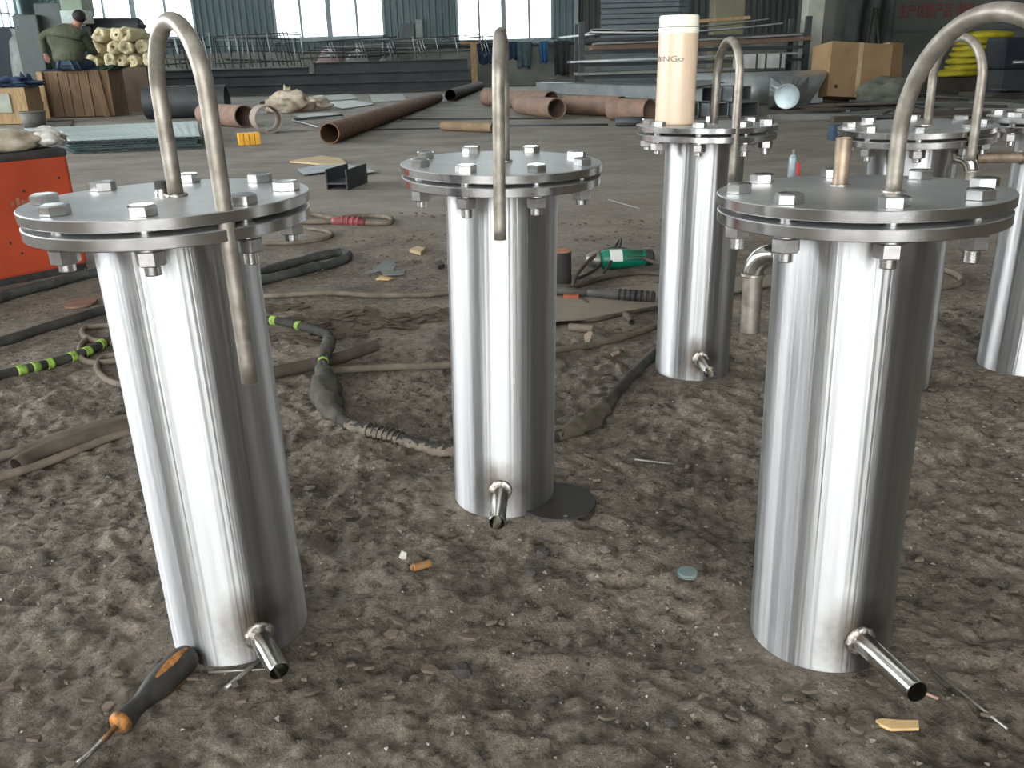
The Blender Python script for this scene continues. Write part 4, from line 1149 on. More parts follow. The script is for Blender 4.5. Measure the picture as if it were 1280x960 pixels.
# the worker, seen from behind
def skin_mesh(name, verts, edges, radii, mat, root_i=0, sub=2):
    me = bpy.data.meshes.new(name)
    me.from_pydata(verts, edges, [])
    o = bpy.data.objects.new(name, me)
    col.objects.link(o)
    o.modifiers.new('s', 'SKIN')
    sb = o.modifiers.new('u', 'SUBSURF'); sb.levels = sub; sb.render_levels = sub
    for i, r_ in enumerate(radii):
        rr = r_ if isinstance(r_, tuple) else (r_, r_)
        me.skin_vertices[0].data[i].radius = rr
        me.skin_vertices[0].data[i].use_root = (i == root_i)
    dg = bpy.context.evaluated_depsgraph_get()
    out = bpy.data.meshes.new_from_object(o.evaluated_get(dg))
    bpy.data.objects.remove(o)
    out.materials.clear(); out.materials.append(mat)
    out.polygons.foreach_set('use_smooth', [True] * len(out.polygons))
    return out
SKIN = M('skin', (0.36, 0.20, 0.14), (0.30, 0.165, 0.115), 10, 0.55)
px_ = (-7.004, 14.75, 0.733)
man = thing('person', 'person in olive jacket and blue jeans sitting on a plank crate, back turned', 'person', (px_[0], 14.85, CH + 0.03), 0)
V_ = [(0, 0, 0.10), (0.01, 0.05, 0.28), (0.04, 0.10, 0.46), (0.08, 0.13, 0.58), (0.15, 0.16, 0.66), (0.20, 0.18, 0.72), (0.225, 0.20, 0.80),
      (-0.17, 0.12, 0.56), (-0.40, 0.08, 0.50), (-0.41, 0.12, 0.26), (-0.405, 0.14, 0.19),
      (0.24, 0.16, 0.50), (0.30, 0.24, 0.28), (0.26, 0.46, 0.24), (0.25, 0.54, 0.23),
      (-0.11, 0.02, 0.08), (-0.16, 0.46, 0.07), (-0.17, 0.50, -0.36), (-0.17, 0.48, -0.68), (-0.17, 0.62, -0.71),
      (0.11, 0.02, 0.08), (0.16, 0.46, 0.07), (0.17, 0.50, -0.36), (0.17, 0.48, -0.68), (0.17, 0.62, -0.71)]
E_ = [(0, 1), (1, 2), (2, 3), (3, 4), (4, 5), (5, 6), (3, 7), (7, 8), (8, 9), (9, 10), (3, 11), (11, 12), (12, 13), (13, 14), (0, 15), (15, 16), (16, 17), (17, 18), (18, 19), (0, 20), (20, 21), (21, 22), (22, 23), (23, 24)]
R_ = [0.15, 0.14, 0.16, 0.12, 0.055, 0.085, 0.08, 0.07, 0.045, 0.032, 0.036, 0.07, 0.045, 0.032, 0.036, 0.09, 0.065, 0.05, 0.04, 0.04, 0.09, 0.065, 0.05, 0.04, 0.04]
def hand(base, dirv, sidev):
    global V_, E_, R_
    d_ = Vector(dirv).normalized(); s_ = Vector(sidev).normalized()
    c_ = len(V_)
    b = Vector(V_[base])
    for f, (off, ln_) in enumerate(((-0.03, 0.055), (-0.011, 0.075), (0.009, 0.08), (0.028, 0.07))):
        p0 = b + d_ * 0.02 + s_ * off
        p1 = p0 + d_ * ln_ * 0.55
        p2 = p1 + (d_ * 0.7 + Vector((0, 0.5, 0))).normalized() * ln_ * 0.45
        i = len(V_)
        V_ += [tuple(p0), tuple(p1), tuple(p2)]; E_ += [(base, i), (i, i + 1), (i + 1, i + 2)]; R_ += [0.011, 0.009, 0.008]
    i = len(V_)
    p0 = b + s_ * 0.035; p1 = p0 + s_ * 0.02 + d_ * 0.03
    V_ += [tuple(p0), tuple(p1)]; E_ += [(base, i), (i, i + 1)]; R_ += [0.012, 0.009]
hand(10, (0.03, 0.1, -1), (1, 0.2, 0))
hand(14, (-0.2, 1, -0.1), (-1, 0, 0))
link('body', skin_mesh('body', V_, E_, R_, SKIN), man)
JACK = M('olive_jacket', (0.085, 0.093, 0.058), (0.05, 0.055, 0.037), 5, 0.9, 0, 0.8, 0.02)
jv = [(0, -0.01, 0.06), (0.0, 0.02, 0.18), (0.01, 0.05, 0.32), (0.04, 0.09, 0.46), (0.07, 0.12, 0.565), (0.12, 0.145, 0.625), (-0.17, 0.12, 0.56), (-0.40, 0.08, 0.50), (-0.41, 0.12, 0.24), (0.24, 0.16, 0.50), (0.30, 0.24, 0.28), (0.26, 0.44, 0.24)]
link('jacket', skin_mesh('jacket', jv, [(0, 1), (1, 2), (2, 3), (3, 4), (4, 5), (4, 6), (6, 7), (7, 8), (4, 9), (9, 10), (10, 11)],
    [(0.25, 0.17), (0.265, 0.18), (0.27, 0.185), (0.255, 0.18), (0.19, 0.14), 0.085, 0.105, 0.068, 0.05, 0.11, 0.075, 0.055], JACK), man)
link('jacket_hem', skin_mesh('jacket_hem', [(0, -0.01, 0.03), (0, -0.01, 0.075)], [(0, 1)], [(0.235, 0.16), (0.25, 0.17)], M('dark_hem', (0.025, 0.027, 0.03), None, 6, 0.9)), man)
JEAN = M('blue_denim', (0.045, 0.075, 0.115), (0.03, 0.05, 0.08), 9, 0.9)
tv = [(0, 0.03, 0.04)] + [V_[i] for i in (15, 16, 17, 18, 20, 21, 22, 23)]
link('trousers', skin_mesh('trousers', tv, [(0, 1), (1, 2), (2, 3), (3, 4), (0, 5), (5, 6), (6, 7), (7, 8)], [(0.15, 0.11), 0.11, 0.085, 0.07, 0.062, 0.11, 0.085, 0.07, 0.062], JEAN), man)
hr = blob('hair', (0.098, 0.105, 0.10), 8, M('black_hair', (0.012, 0.011, 0.010), (0.03, 0.027, 0.024), 30, 0.6, 0, 0.6, 0.006), None, None, (0.222, 0.175, 0.79), 0, 0.12, 4, None, 3, False, man)
for s in (-1, 1):
    blob('ear', (0.012, 0.022, 0.032), 3 + s, SKIN, None, None, (0.222 + s * 0.098, 0.20, 0.755), 0, 0.1, 3, None, 2, False, man)
    blob('shoe', (0.05, 0.13, 0.05), 6 + s, BLACK, None, None, (s * 0.17, 0.56, -CH - 0.03), 0, 0.1, 2, None, 3, True, man)
blob('nose', (0.016, 0.03, 0.022), 3, SKIN, None, None, (0.26, 0.285, 0.755), 0, 0.1, 3, None, 2, False, man)

# drilling machine behind the worker
dm = thing('drilling_machine', 'dark green radial drilling machine with a horizontal arm behind the worker', 'machine', (-8.382, 17.2, 0))
xm = -8.382
MG = M('dark_machine_green', (0.055, 0.07, 0.062), (0.04, 0.05, 0.045), 3, 0.6, 0.2)
ML = M('pale_machine_green', (0.20, 0.25, 0.19), (0.15, 0.19, 0.145), 4, 0.6)
MB().bbox((-8.620 - xm, 0, 0.85), (0.45, 0.6, 1.7), 0.03).build('cabinet', MG, dm)
MB().bbox((-8.265 - xm, 0.15, 0.95), (0.5, 0.5, 1.9), 0.03).build('column', MG, dm)
MB().bbox((-7.760 - xm, 0.0, 1.887), (0.40, 0.5, 0.46), 0.04).build('head', ML, dm)
MB().bbox((-7.751 - xm, -0.1, 1.645), (0.42, 0.4, 0.22), 0.02).build('name_board', M('pale_board', (0.45, 0.50, 0.47), (0.30, 0.35, 0.33), 12, 0.6), dm)
xa0, xa1, za = -7.831 - xm, -6.820 - xm, 1.523
MB().tube([(xa0, 0.5, za), (xa1 - 0.05, 0.5, za - 0.03), (xa1, 0.5, za - 0.03)], [0.14, 0.15, 0.11], 18).build('arm', DARKST, dm)
MB().tube([(xa1, 0.5, za - 0.03), (xa1 + 0.06, 0.5, za - 0.03)], 0.035, 12).build('spindle', DARKST, dm)
MB().bbox((xa0 + 0.02, 0.45, za / 2), (0.16, 0.3, za), 0.02).build('support', MG, dm)

# brown bin and the fibre rolls
bn = thing('brown_bin', 'brown board bin carrying the pale yellow rolls', 'bin', (-7.064, 16.9, 0))
bw_ = -6.298 - -7.598
bh_ = 0.768
for s in (-1, 1):
    MB().box((0, s * 0.4, bh_ / 2), (bw_, 0.03, bh_)).build('side_board', M('brown_board', (0.105, 0.075, 0.052), (0.075, 0.053, 0.037), 4, 0.85), bn)
    MB().box((s * (bw_ / 2 - 0.015), 0, bh_ / 2), (0.03, 0.77, bh_)).build('end_board', M('brown_board', (0.1, 0.07, 0.05)), bn)
MB().box((0, 0, bh_ - 0.03), (bw_ - 0.02, 0.8, 0.03)).build('lid_board', M('brown_board', (0.1, 0.07, 0.05)), bn)
me_r = MB().lathe([(0.03, -0.32), (0.06, -0.345), (0.09, -0.335), (0.125, -0.35), (0.15, -0.335), (0.165, -0.28), (0.16, 0.0), (0.165, 0.25), (0.14, 0.3), (0, 0.3)], 22, Matrix.Rotation(R(-90), 4, 'X')).mesh('fibre_roll', FIBRE)
ROLLS = []
for k in range(4):
    m_ = me_r.copy()
    for v_ in m_.vertices:
        v_.co *= 1 + 0.22 * noise.noise(v_.co * 7 + Vector((k * 5.0, k, 0))) + 0.10 * noise.noise(v_.co * 18 + Vector((k, 0, k)))
    ROLLS.append(m_)
me_c = MB().lathe([(0, -0.30), (0.03, -0.32)], 14, Matrix.Rotation(R(-90), 4, 'X')).mesh('core', CARDP)
rowz = {0: bh_ + 0.118, 1: bh_ + 0.118 + 0.213, 2: bh_ + 0.118 + 0.426}
for k in range(12):
    row_ = 0 if k < 5 else (1 if k < 9 else 2)
    nk = k if row_ == 0 else (k - 5 if row_ == 1 else k - 9)
    x0_ = -7.404
    xr = x0_ + 0.25 * nk + 0.125 * row_ + rnd.uniform(-0.02, 0.02)
    o = link('fibre_roll', ROLLS[k % 4], None, (xr, 16.95 + rnd.uniform(-0.12, 0.12), rowz[row_] + rnd.uniform(-0.01, 0.01)), (0, rnd.uniform(0, 6), rnd.uniform(-0.2, 0.2)))
    o.scale = (0.74, 1, 0.74)
    tag(o, 'pale yellow fibre roll in the %s row on the brown bin, %s from the worker' % (['bottom', 'middle', 'top'][row_], ['first', 'second', 'third', 'fourth', 'fifth'][nk]), 'roll', 'fibre rolls piled on the bin')
    link('core', me_c, o)

# boxes and cloth at the left edge
bx_ = thing('wooden_box', 'orange-brown wooden box with a pale panel near the bucket', 'box', (-7.259, 13.196, 0), 0.05)
MB().box((0, 0.25, 0.26), (0.62, 0.5, 0.5)).build('carcass', WOODP, bx_)
MB().box((-0.08, -0.012, 0.30), (0.34, 0.02, 0.26)).build('panel', M('pale_green_panel', (0.33, 0.35, 0.29), None, 5, 0.7), bx_)
blob('cloth_heap', (0.42, 0.3, 0.09), 12, BLUE, 'dark blue cloth heap lying on the wooden box', 'cloth', ((-7.288, 13.208, 0)[0], (-7.288, 13.208, 0)[1] + 0.25, 0.51), 0, 0.5, 3)
blob('cloth_heap', (0.16, 0.16, 0.42), 14, M('navy_cloth', (0.02, 0.03, 0.06), None, 6, 0.9), 'navy cloth slumped on the floor between box and crate', 'cloth', (-7.564, 14.479, 0), 0, 0.35, 3)
sk = thing('grey_sack', 'tall pale grey sack standing under the lattice window', 'sack', (-9.316, 18.0, 0))
MB().lathe([(0, 0), (0.26, 0.02), (0.30, 0.3), (0.27, 0.9), (0.22, 1.3), (0.12, 1.42), (0, 1.45)], 20).build('sack_body', M('grey_plastic_sack', (0.26, 0.28, 0.26), (0.17, 0.185, 0.175), 5, 0.5, 0, 0.6, 0.03), sk)
MB().lathe([(0.13, 1.40), (0.15, 1.42), (0.14, 1.46), (0.18, 1.52)], 20).build('sack_neck', M('grey_plastic_sack', (0.3, 0.3, 0.3)), sk)
one('dark_locker', MB().bbox((0, 0, 0.8), (1.1, 0.5, 1.6), 0.02), M('dark_blue_locker', (0.022, 0.03, 0.038), (0.03, 0.04, 0.048), 2, 0.6), 'dark blue steel locker at the left window', 'locker', (-10.378, 19.0, 0))

# big dark pipe lying crosswise
p0_, p1_ = (-5.447, 13.785, 0), (-4.24, 13.882, 0)
short_pipe(p0_, p1_, 0.235, 0.215, M('black_coated_pipe', (0.030, 0.034, 0.036), (0.05, 0.054, 0.055), 5, 0.55, 0.2), 'thick black coated pipe section lying crosswise behind rusty pipes', None, 'wide_pipe')

# rusty pipes
short_pipe((-3.177, 11.014, 0), ((-3.177, 11.014, 0)[0] - 0.80, (-3.177, 11.014, 0)[1] + 0.95), 0.135, 0.122, RUSTP, 'short rust-streaked pipe with dark bore behind the yellow block')
short_pipe((-2.602, 9.912, 0), ((-2.602, 9.912, 0)[0] - 0.16, (-2.602, 9.912, 0)[1] + 0.36), 0.150, 0.138, M('grey_rusty_ring', (0.25, 0.235, 0.205), (0.30, 0.21, 0.15), 6, 0.7, 0.3), 'short grey pipe ring behind the yellow block')
LA, LB = (-1.634, 8.304, 0), (-1.272, 17.359, 0)
short_pipe(LA, LB, 0.095, 0.085, RUST, 'long brown rusty pipe running away across the floor')
short_pipe((LB[0] + 0.22, LB[1] + 0.3), ((-0.674, 22.748, 0)[0], 25.0), 0.115, 0.105, M('dark_brown_pipe', (0.075, 0.062, 0.05), None, 4, 0.8), 'dark pipe in line beyond the long brown rusty pipe')
short_pipe((0.642, 11.174, 0), ((0.642, 11.174, 0)[0] - 0.42, (0.642, 11.174, 0)[1] + 1.5), 0.125, 0.113, RUSTP, 'rust-streaked pipe with blue-rimmed bore, front one of two')
short_pipe(((0.694, 12.864, 0)[0], (0.694, 12.864, 0)[1] + 0.5), ((0.694, 12.864, 0)[0] - 1.0, (0.694, 12.864, 0)[1] + 2.6), 0.135, 0.122, RUSTP, 'rust-streaked pipe lying behind the blue-rimmed one')
short_pipe((1.468, 11.324, 0), ((1.468, 11.324, 0)[0] - 0.62, (1.468, 11.324, 0)[1] + 0.85), 0.125, 0.113, RUSTP, 'pale rusty pipe lying in front of the galvanised channels')
short_pipe((1.655, 10.281, 0), ((1.655, 10.281, 0)[0] - 0.38, (1.655, 10.281, 0)[1] + 0.42), 0.125, 0.113, RUSTP, 'short ribbed rusty pipe just behind the thermos vessel')
short_pipe((-0.122, 9.178, 0), ((-0.122, 9.178, 0)[0] - 0.55, (-0.122, 9.178, 0)[1] + 0.5), 0.05, 0.04, M('tan_pipe', (0.24, 0.17, 0.10), None, 6, 0.8), 'thin tan pipe lying behind the middle vessel hook')
yb = thing('yellow_block', 'bright yellow plastic spacer block lying on the floor', 'block', (-2.428, 8.452, 0), 0.4)
for k in range(4):
    MB().bbox((-0.075 + 0.05 * k, 0, 0.055), (0.046, 0.12, 0.11), 0.006).build('segment', YELLOW, yb)
MB().box((0, 0, 0.05), (0.19, 0.08, 0.07)).build('core_bar', YELLOW, yb)
blob('rag_heap', (0.36, 0.26, 0.20), 21, M('pale_plastic_heap', (0.52, 0.47, 0.38), (0.36, 0.27, 0.18), 6, 0.5, 0, 0.5, 0.02), 'crumpled pale plastic and rags heap behind the pipe ring', 'rag heap', (-3.569, 14.966, 0), 0, 0.42, 2.0)
blob('plastic_bag', (0.26, 0.2, 0.14), 23, PLASTIC, 'clear plastic bag slumped beside the pale rag heap', 'bag', (-3.263, 15.609, 0), 0, 0.4, 2.6)
blob('rag_tuft', (0.10, 0.09, 0.16), 25, M('cream_rag', (0.5, 0.46, 0.30), None, 6, 0.8), 'cream rag tuft poking up behind the rag heap', 'rag', ((-3.674, 15.018, 0)[0], (-3.674, 15.018, 0)[1] + 0.35, 0.12), 0, 0.5, 3)
rod((-4.616, 17.233, 0), (-4.954, 18.834, -0), 0.05, DARKST, 'dark bar end between rusty pipe and rag heap', 'steel_bar', 'bar')
for k, (pp, lb) in enumerate((([(-4.62, 22.239, 0), (-4.26, 24.996, 0), (-3.275, 20.31, 0), (-3.802, 19.328, -0)], 'pale flat sheet nearest the rag heap on the far floor'), ([(-3.427, 23.067, 0), (-2.589, 23.029, 0), (-2.019, 18.606, 0), (-2.594, 17.798, -0)], 'pale flat sheet lying beside the long pipe'),
        ([(-3.701, 18.466, 0), (-3.27, 19.411, 0), (-2.418, 16.987, 0), (-2.761, 15.348, 0)], 'grey flat sheet in front of the two pale sheets'), ([(-3.337, 14.132, 0), (-2.628, 14.026, 0), (-2.292, 12.811, 0), (-2.784, 12.459, 0)], 'grey strip in front of the rag heap'))):
    plate('flat_sheet', pp, 0.012, M('pale_flat_sheet', (0.33, 0.325, 0.29), (0.27, 0.265, 0.235), 2, 0.7) if k < 2 else SHEET, lb, 'sheet', 0.002)
rod((-2.886, 12.322, 0), (-2.354, 13.037, 0), 0.018, DARKST, 'thin dark bar on the floor before the grey sheet', 'steel_bar', 'bar')
rod((-2.866, 12.139, 0), (-2.222, 10.661, 0), 0.012, GALV, 'thin pale rod meeting the dark bar on the floor', 'steel_bar', 'bar')
for a_, b_, r_, lb in (([(-1.585, 10.04, 0), (-0.193, 9.911, 0)], 0, 0.008, 'thin wire lying from the long pipe to the tan pipe'), ([(-0.061, 10.122, 0), (1.124, 9.802, 0)], 0, 0.012, 'dark bar lying behind the middle vessel cover'), ([(-1.388, 11.869, 0), (0.584, 11.199, 0)], 0, 0.01, 'thin dark rod across the floor before the two pipes')):
    rod(a_[0], a_[1], r_, DARKST, lb, 'steel_bar', 'bar')

# beams and rebar frames in front of the back wall
def beam(x0, x1, y, z, h_, w_, mat, label, group, fx=False):
    o = thing('steel_beam', label, 'beam', ((x0 + x1) / 2, y, z), 0, group)
    L_ = x1 - x0
    MB().box((0, 0, 0.012), (L_, w_, 0.024)).build('flange', mat, o)
    MB().box((0, 0, h_ - 0.012), (L_, w_, 0.024)).build('flange', mat, o)
    MB().box((0, 0.05, h_ / 2), (L_, 0.02, h_ - 0.04)).build('web', mat, o)
    return o
bx0, bx1 = -12.563, -0.866
for k in range(2):
    lab = ['bottom', 'second'][k]
    beam(bx0 + 0.3 * k, bx1 - 0.1 * k, 25.5, 0.02 + 0.26 * k, 0.26, 0.28, DARKST, 'dark steel beam in the %s layer, front row of the beam stack' % lab, None)
    beam(bx0 + 0.2, bx1 - 0.3, 25.85, 0.02 + 0.26 * k, 0.26, 0.28, DARKST, 'dark steel beam in the %s layer, back row of the beam stack' % lab, None)
beam(-8.178, -5.427, 25.5, 0.54, 0.17, 0.26, DARKST, 'short dark steel beam on top of the beam stack', None)
beam(-5.294, -1.002, 25.55, 0.54, 0.28, 0.26, DARKST, 'long dark steel beam on top of the beam stack', None)
beam(-11.985, -8.333, 25.55, 0.54, 0.17, 0.26, DARKST, 'dark steel beam on top of the stack, nearest the brown bin', None)
pt = thing('timber_post', 'yellow timber post standing at the end of the beam stack', 'post', (-0.817, 25.3, 0))
MB().box((0, 0, 0.62), (0.16, 0.16, 1.24)).build('stake', WOODP, pt)
MB().box((-0.1, 0, 1.22), (0.5, 0.14, 0.06)).build('cap_board', WOODP, pt)
def cage(x0, x1, y, z0, z1, nst, seed, label):
    r2 = random.Random(seed)
    o = thing('rebar_cage', label, 'rebar cage', ((x0 + x1) / 2, y, z0))
    h_ = z1 - z0
    L_ = x1 - x0
    for k in range(9):
        za, zb = r2.uniform(0.1, h_), 0
        zb = za + r2.uniform(-0.12, 0.1)
        ya = r2.uniform(-0.3, 0.3)
        xa_, xb_ = -L_ / 2 + r2.uniform(-0.3, 0.5), L_ / 2 - r2.uniform(-0.3, 0.6)
        MB().tube([(xa_, ya, za), ((xa_ + xb_) / 2, ya, (za + zb) / 2), (xb_, ya + 0.1, zb)], r2.uniform(0.012, 0.022), 6).build('long_bar', DARKST if k % 3 else ROD, o)
    for k in range(nst):
        x_ = -L_ / 2 + L_ * (k + r2.uniform(0.2, 0.8)) / nst
        lean = r2.uniform(-0.05, 0.2)
        y_ = r2.choice((-0.32, -0.2, 0.2))
        MB().tube([(x_ - lean * 0.4, y_, h_ * r2.uniform(0.8, 1.05)), (x_ + lean * 0.6, y_, 0.005 + 0.06 * r2.random())], 0.0155, 6).build('stirrup', GALVB if r2.random() < 0.6 else DARKST, o)
    return o
ztb = 0.72
cage(-9.896, -8.024, 25.35, ztb, 1.64, 18, 3, 'tangled rebar cage on the beam stack, next to the fibre rolls')
cage(-8.024, -5.450, 25.35, ztb, 1.62, 28, 4, 'tangled rebar cage on top of the short beam')
cage(-5.559, -2.719, 25.45, 0.84, 1.36, 6, 5, 'long rebar bundle lying on the long top beam')
cage(-3.484, -0.420, 25.45, 0.84, 1.42, 5, 6, 'long rebar bundle reaching past the timber post')
for k, px0 in enumerate((411, 449, 487, 525, 600)):
    x_ = -4.735 + k * (-3.912 - -4.735) + (0.9 if k == 4 else 0)
    o = thing('wire_tie_set', 'set of slanted pale wire stirrups on the rebar bundle, %s from the timber post' % ['fifth', 'fourth', 'third', 'second', 'first'][k], 'stirrups', (x_, 25.3, 0.84), 0, 'pale stirrup sets on the rebar bundle')
    for j in range(3):
        MB().tube([(-0.09 + 0.07 * j, 0, 0.44 + 0.03 * j), (0.03 + 0.07 * j, 0, 0.02 + 0.03 * j)], 0.013, 6).build('stirrup', GALVB, o)
# wall fittings
eb = thing('switch_box', 'grey electrical box with conduit on the back wall', 'electrical box', (-2.602, 28.85, 1.472))
MB().bbox((0.02, 0, 0.28), (0.22, 0.16, 0.52), 0.02).build('enclosure', M('pale_grey_box', (0.30, 0.33, 0.31), None, 4, 0.5), eb)
MB().bbox((-0.35, 0.02, 0.22), (0.4, 0.12, 0.44), 0.02).build('fuse_box', M('dark_grey_box', (0.12, 0.14, 0.14), None, 4, 0.5), eb)
MB().box((-0.05, 0.04, -0.2), (0.05, 0.05, 0.5)).build('conduit', M('dark_grey_box', (0.12, 0.14, 0.14)), eb)
rl = thing('wall_rail', 'long pipe rail fixed under the back windows', 'rail', (-0.718, 28.72, 1.25))
MB().tube([(-4.5, 0, 0), (5.0, 0, -0.05)], 0.05, 10).build('rail_pipe', M('dark_grey_box', (0.12, 0.14, 0.14)), rl)
for k in range(5):
    MB().box((-4 + 2 * k, 0.12, -0.05), (0.06, 0.24, 0.06)).build('bracket', DARKST, rl)
for k, (px1, wd, h_, lb) in enumerate(((-0.549, 0.55, 0.62, 'dark blue overall hanging on the rail, nearest the timber post'), (0.268, 0.35, 0.5, 'blue rag hanging on the rail behind the middle vent pipe'), (0.640, 0.5, 0.75, 'teal grey overall hanging on the rail'), (1.260, 0.28, 0.62, 'bright blue cloth strip hanging on the rail'), (1.805, 0.5, 1.0, 'dark coat hanging at the end of the rail'))):
    mt_ = [BLUE, BLUE, M('teal_grey_cloth', (0.09, 0.14, 0.15), None, 6, 0.9), M('bright_blue_cloth', (0.05, 0.14, 0.28), None, 6, 0.9), M('dark_coat', (0.05, 0.05, 0.05), None, 6, 0.9)][k]
    vs, fs = [], []
    for j in range(9):
        for i in range(9):
            u_, v_ = i / 8 - 0.5, j / 8
            vs.append((u_ * wd * (1 - 0.2 * v_), -0.06 + 0.05 * math.sin(u_ * 14 + k) * (0.3 + v_), -v_ * h_ + (0.03 * math.sin(u_ * 9 + k) if j == 8 else 0)))
    fs = [(j * 9 + i, j * 9 + i + 1, j * 9 + 10 + i, j * 9 + 9 + i) for j in range(8) for i in range(8)]
    o = MB().add(vs, fs, True).build('hanging_cloth', mt_, None, (px1, 28.70, 1.29))
    so = o.modifiers.new('t', 'SOLIDIFY'); so.thickness = 0.02
    tag(o, lb, 'cloth')
for k, (px1, lb, mt_) in enumerate(((-5.408, 'pink and white sack leaning under the middle window', M('pink_sack', (0.42, 0.24, 0.25), (0.5, 0.46, 0.42), 5, 0.8)), (-4.508, 'round pale sack leaning under the middle window', M('pale_sack', (0.36, 0.36, 0.33), None, 5, 0.8)), (-3.478, 'grey tarpaulin heap under the switch box', M('grey_tarp', (0.20, 0.21, 0.19), None, 5, 0.8)))):
    blob('sack', (0.40, 0.28, 0.75), 31 + k, mt_, lb, 'sack', (px1, 28.3, 0.0), 0, 0.2, 2)

# ============================================================ BACKGROUND: RIGHT
pn = thing('sheet_pack', 'blue-grey ribbed sheet pack standing behind the sheet racks', 'sheet pack', (3.093, 21.0, 0))
for k in range(3):
    mb = MB()
    for j in range(30):
        mb.box((0.12 * k, 0.1 * k, 0.06 + 0.11 * j), (1.75, 0.05, 0.085 + 0.01 * (j % 2)))
    mb.build('panel_sheet', M('blue_grey_panel', (0.16, 0.19, 0.20), (0.12, 0.145, 0.15), 2, 0.6), pn)
def bent_sheet(x0, x1, y, z0, sag, dep, mat, label, t=0.02, up=0.0):
    n_ = 14
    vs, fs = [], []
    for i in range(n_ + 1):
        u_ = i / n_
        z = z0 + up * u_ - sag * math.sin(math.pi * u_)
        for yy in (0, dep):
            for tt in (0, t):
                vs.append(((x1 - x0) * (u_ - 0.5), yy, z - z0 + tt))
    for i in range(n_):
        a, b = 4 * i, 4 * i + 4
        fs += [(a, b, b + 1, a + 1), (a + 2, a + 3, b + 3, b + 2), (a + 1, b + 1, b + 3, a + 3), (a, a + 2, b + 2, b)]
    fs += [(0, 1, 3, 2), (4 * n_, 4 * n_ + 2, 4 * n_ + 3, 4 * n_ + 1)]
    o = MB().add(vs, fs).build('steel_sheet', mat, None, ((x0 + x1) / 2, y, z0))
    return tag(o, label, 'sheet')
YR = 15.2
rk = thing('sheet_rack', 'dark steel rack holding warped sheets behind the thermos vessel', 'rack', (3.143, YR + 0.5, 0))
xr0, xr1 = 1.304 - rk.location.x, 5.065 - rk.location.x
for x_ in (xr0, xr0 / 2 + xr1 / 2, xr1):
    for y_ in (-0.3, 0.6):
        MB().box((x_, y_, 0.64), (0.09, 0.09, 1.28)).build('upright', DARKST, rk)
zl = [0.439, 0.639, 0.837, 1.033]
for z_ in zl:
    for y_ in (-0.3, 0.6):
        MB().box(((xr0 + xr1) / 2, y_, z_ - 0.03), (xr1 - xr0, 0.06, 0.05)).build('bearer', DARKST, rk)
bent_sheet(1.104, 4.917, YR - 0.1, zl[1] + 0.01, 0.0, 0.9, GALV, 'light grey sheet on the lower shelf of the dark rack', 0.03, 0.05)
bent_sheet(1.224, 4.387, YR + 0.05, zl[0] + 0.01, 0.0, 0.8, SHEET, 'dull steel sheet on the bottom shelf of the dark rack', 0.04, 0.03)
bent_sheet(1.487, 5.051, YR - 0.05, zl[2] + 0.01, 0.02, 0.9, M('brown_edged_board', (0.17, 0.105, 0.075), (0.12, 0.08, 0.06), 3, 0.8), 'brown-edged board on the middle shelf of the dark rack', 0.06, 0.06)
bent_sheet(1.526, 4.887, YR - 0.1, zl[2] + 0.085, 0.015, 0.8, SHEET, 'grey sheet lying on the brown-edged board', 0.03, 0.06)
bent_sheet(1.432, 4.547, YR - 0.1, zl[3] + 0.07, 0.06, 0.9, GALV, 'sagging light sheet on top of the dark rack', 0.02, 0.06)
bent_sheet(1.484, 4.343, YR - 0.05, zl[3] + 0.115, 0.06, 0.8, SHEET, 'sagging dull sheet lying over the light one on the rack', 0.02, 0.09)
bent_sheet(2.921, 4.042, YR, 1.202, 0.0, 0.15, WOODP, 'timber batten lying over the sheets on the dark rack', 0.05, 0.05)
bent_sheet(0.934, 2.113, YR + 0.2, zl[3] + 0.0, 0.0, 0.05, GALV, 'thin light bar sticking out of the rack end', 0.03, 0.09)
wbx = [(4.019, 0), (4.409, 1)]
for x_, k in wbx:
    o = thing('white_carton', ['white strapped carton on the rack, left of its twin', 'white strapped carton on the rack, against the column'][k], 'carton', (x_, 15.15, zl[0] + 0.05))
    o['label'] = ['white strapped carton on the rack, away from the column', 'white strapped carton on the rack, nearer the column'][k]
    MB().bbox((0, 0, 0.11), (0.40, 0.3, 0.22), 0.01).build('carton_body', M('white_carton_board', (0.42, 0.43, 0.41), None, 4, 0.8), o)
    for s in (-1, 1):
        MB().box((s * 0.12, 0, 0.11), (0.03, 0.31, 0.23)).build('strap', BLACK, o)

# galvanised channels lying on the floor
def box_channel(p0, p1, w_, h_, z, mat, label, name='box_channel', lid=True):
    a, b = Vector((p0[0], p0[1], z)), Vector((p1[0], p1[1], z))
    d_ = b - a
    L_ = d_.length
    o = thing(name, label, 'channel', a, math.atan2(d_.y, d_.x))
    t_ = 0.012
    MB().box((L_ / 2, 0, t_ / 2), (L_, w_, t_)).build('bottom_plate', mat, o)
    for s in (-1, 1):
        MB().box((L_ / 2, s * (w_ / 2 - t_ / 2), h_ / 2), (L_, t_, h_)).build('side_plate', mat, o)
    if lid:
        MB().box((L_ / 2, 0, h_ - t_ / 2), (L_, w_, t_)).build('top_plate', mat, o)
    return o
e1 = (2.928, 10.045, 0)
for k in range(3):
    for row_ in range(2):
        if row_ == 1 and k == 2:
            continue
        off = 0.355 * k + 0.1 * row_
        pe = (e1[0] - off * 0.95 - 0.05, e1[1] + 0.55 + off * 0.25)
        pf = (pe[0] - 1.9 + 0.12 * k, pe[1] + 5.0)
        box_channel(pe, pf, 0.26, 0.17, 0.005 + 0.176 * row_, GALV, 'galvanised box channel, %s layer, %s from the duct' % (['bottom', 'top'][row_], ['first', 'second', 'third'][k]))
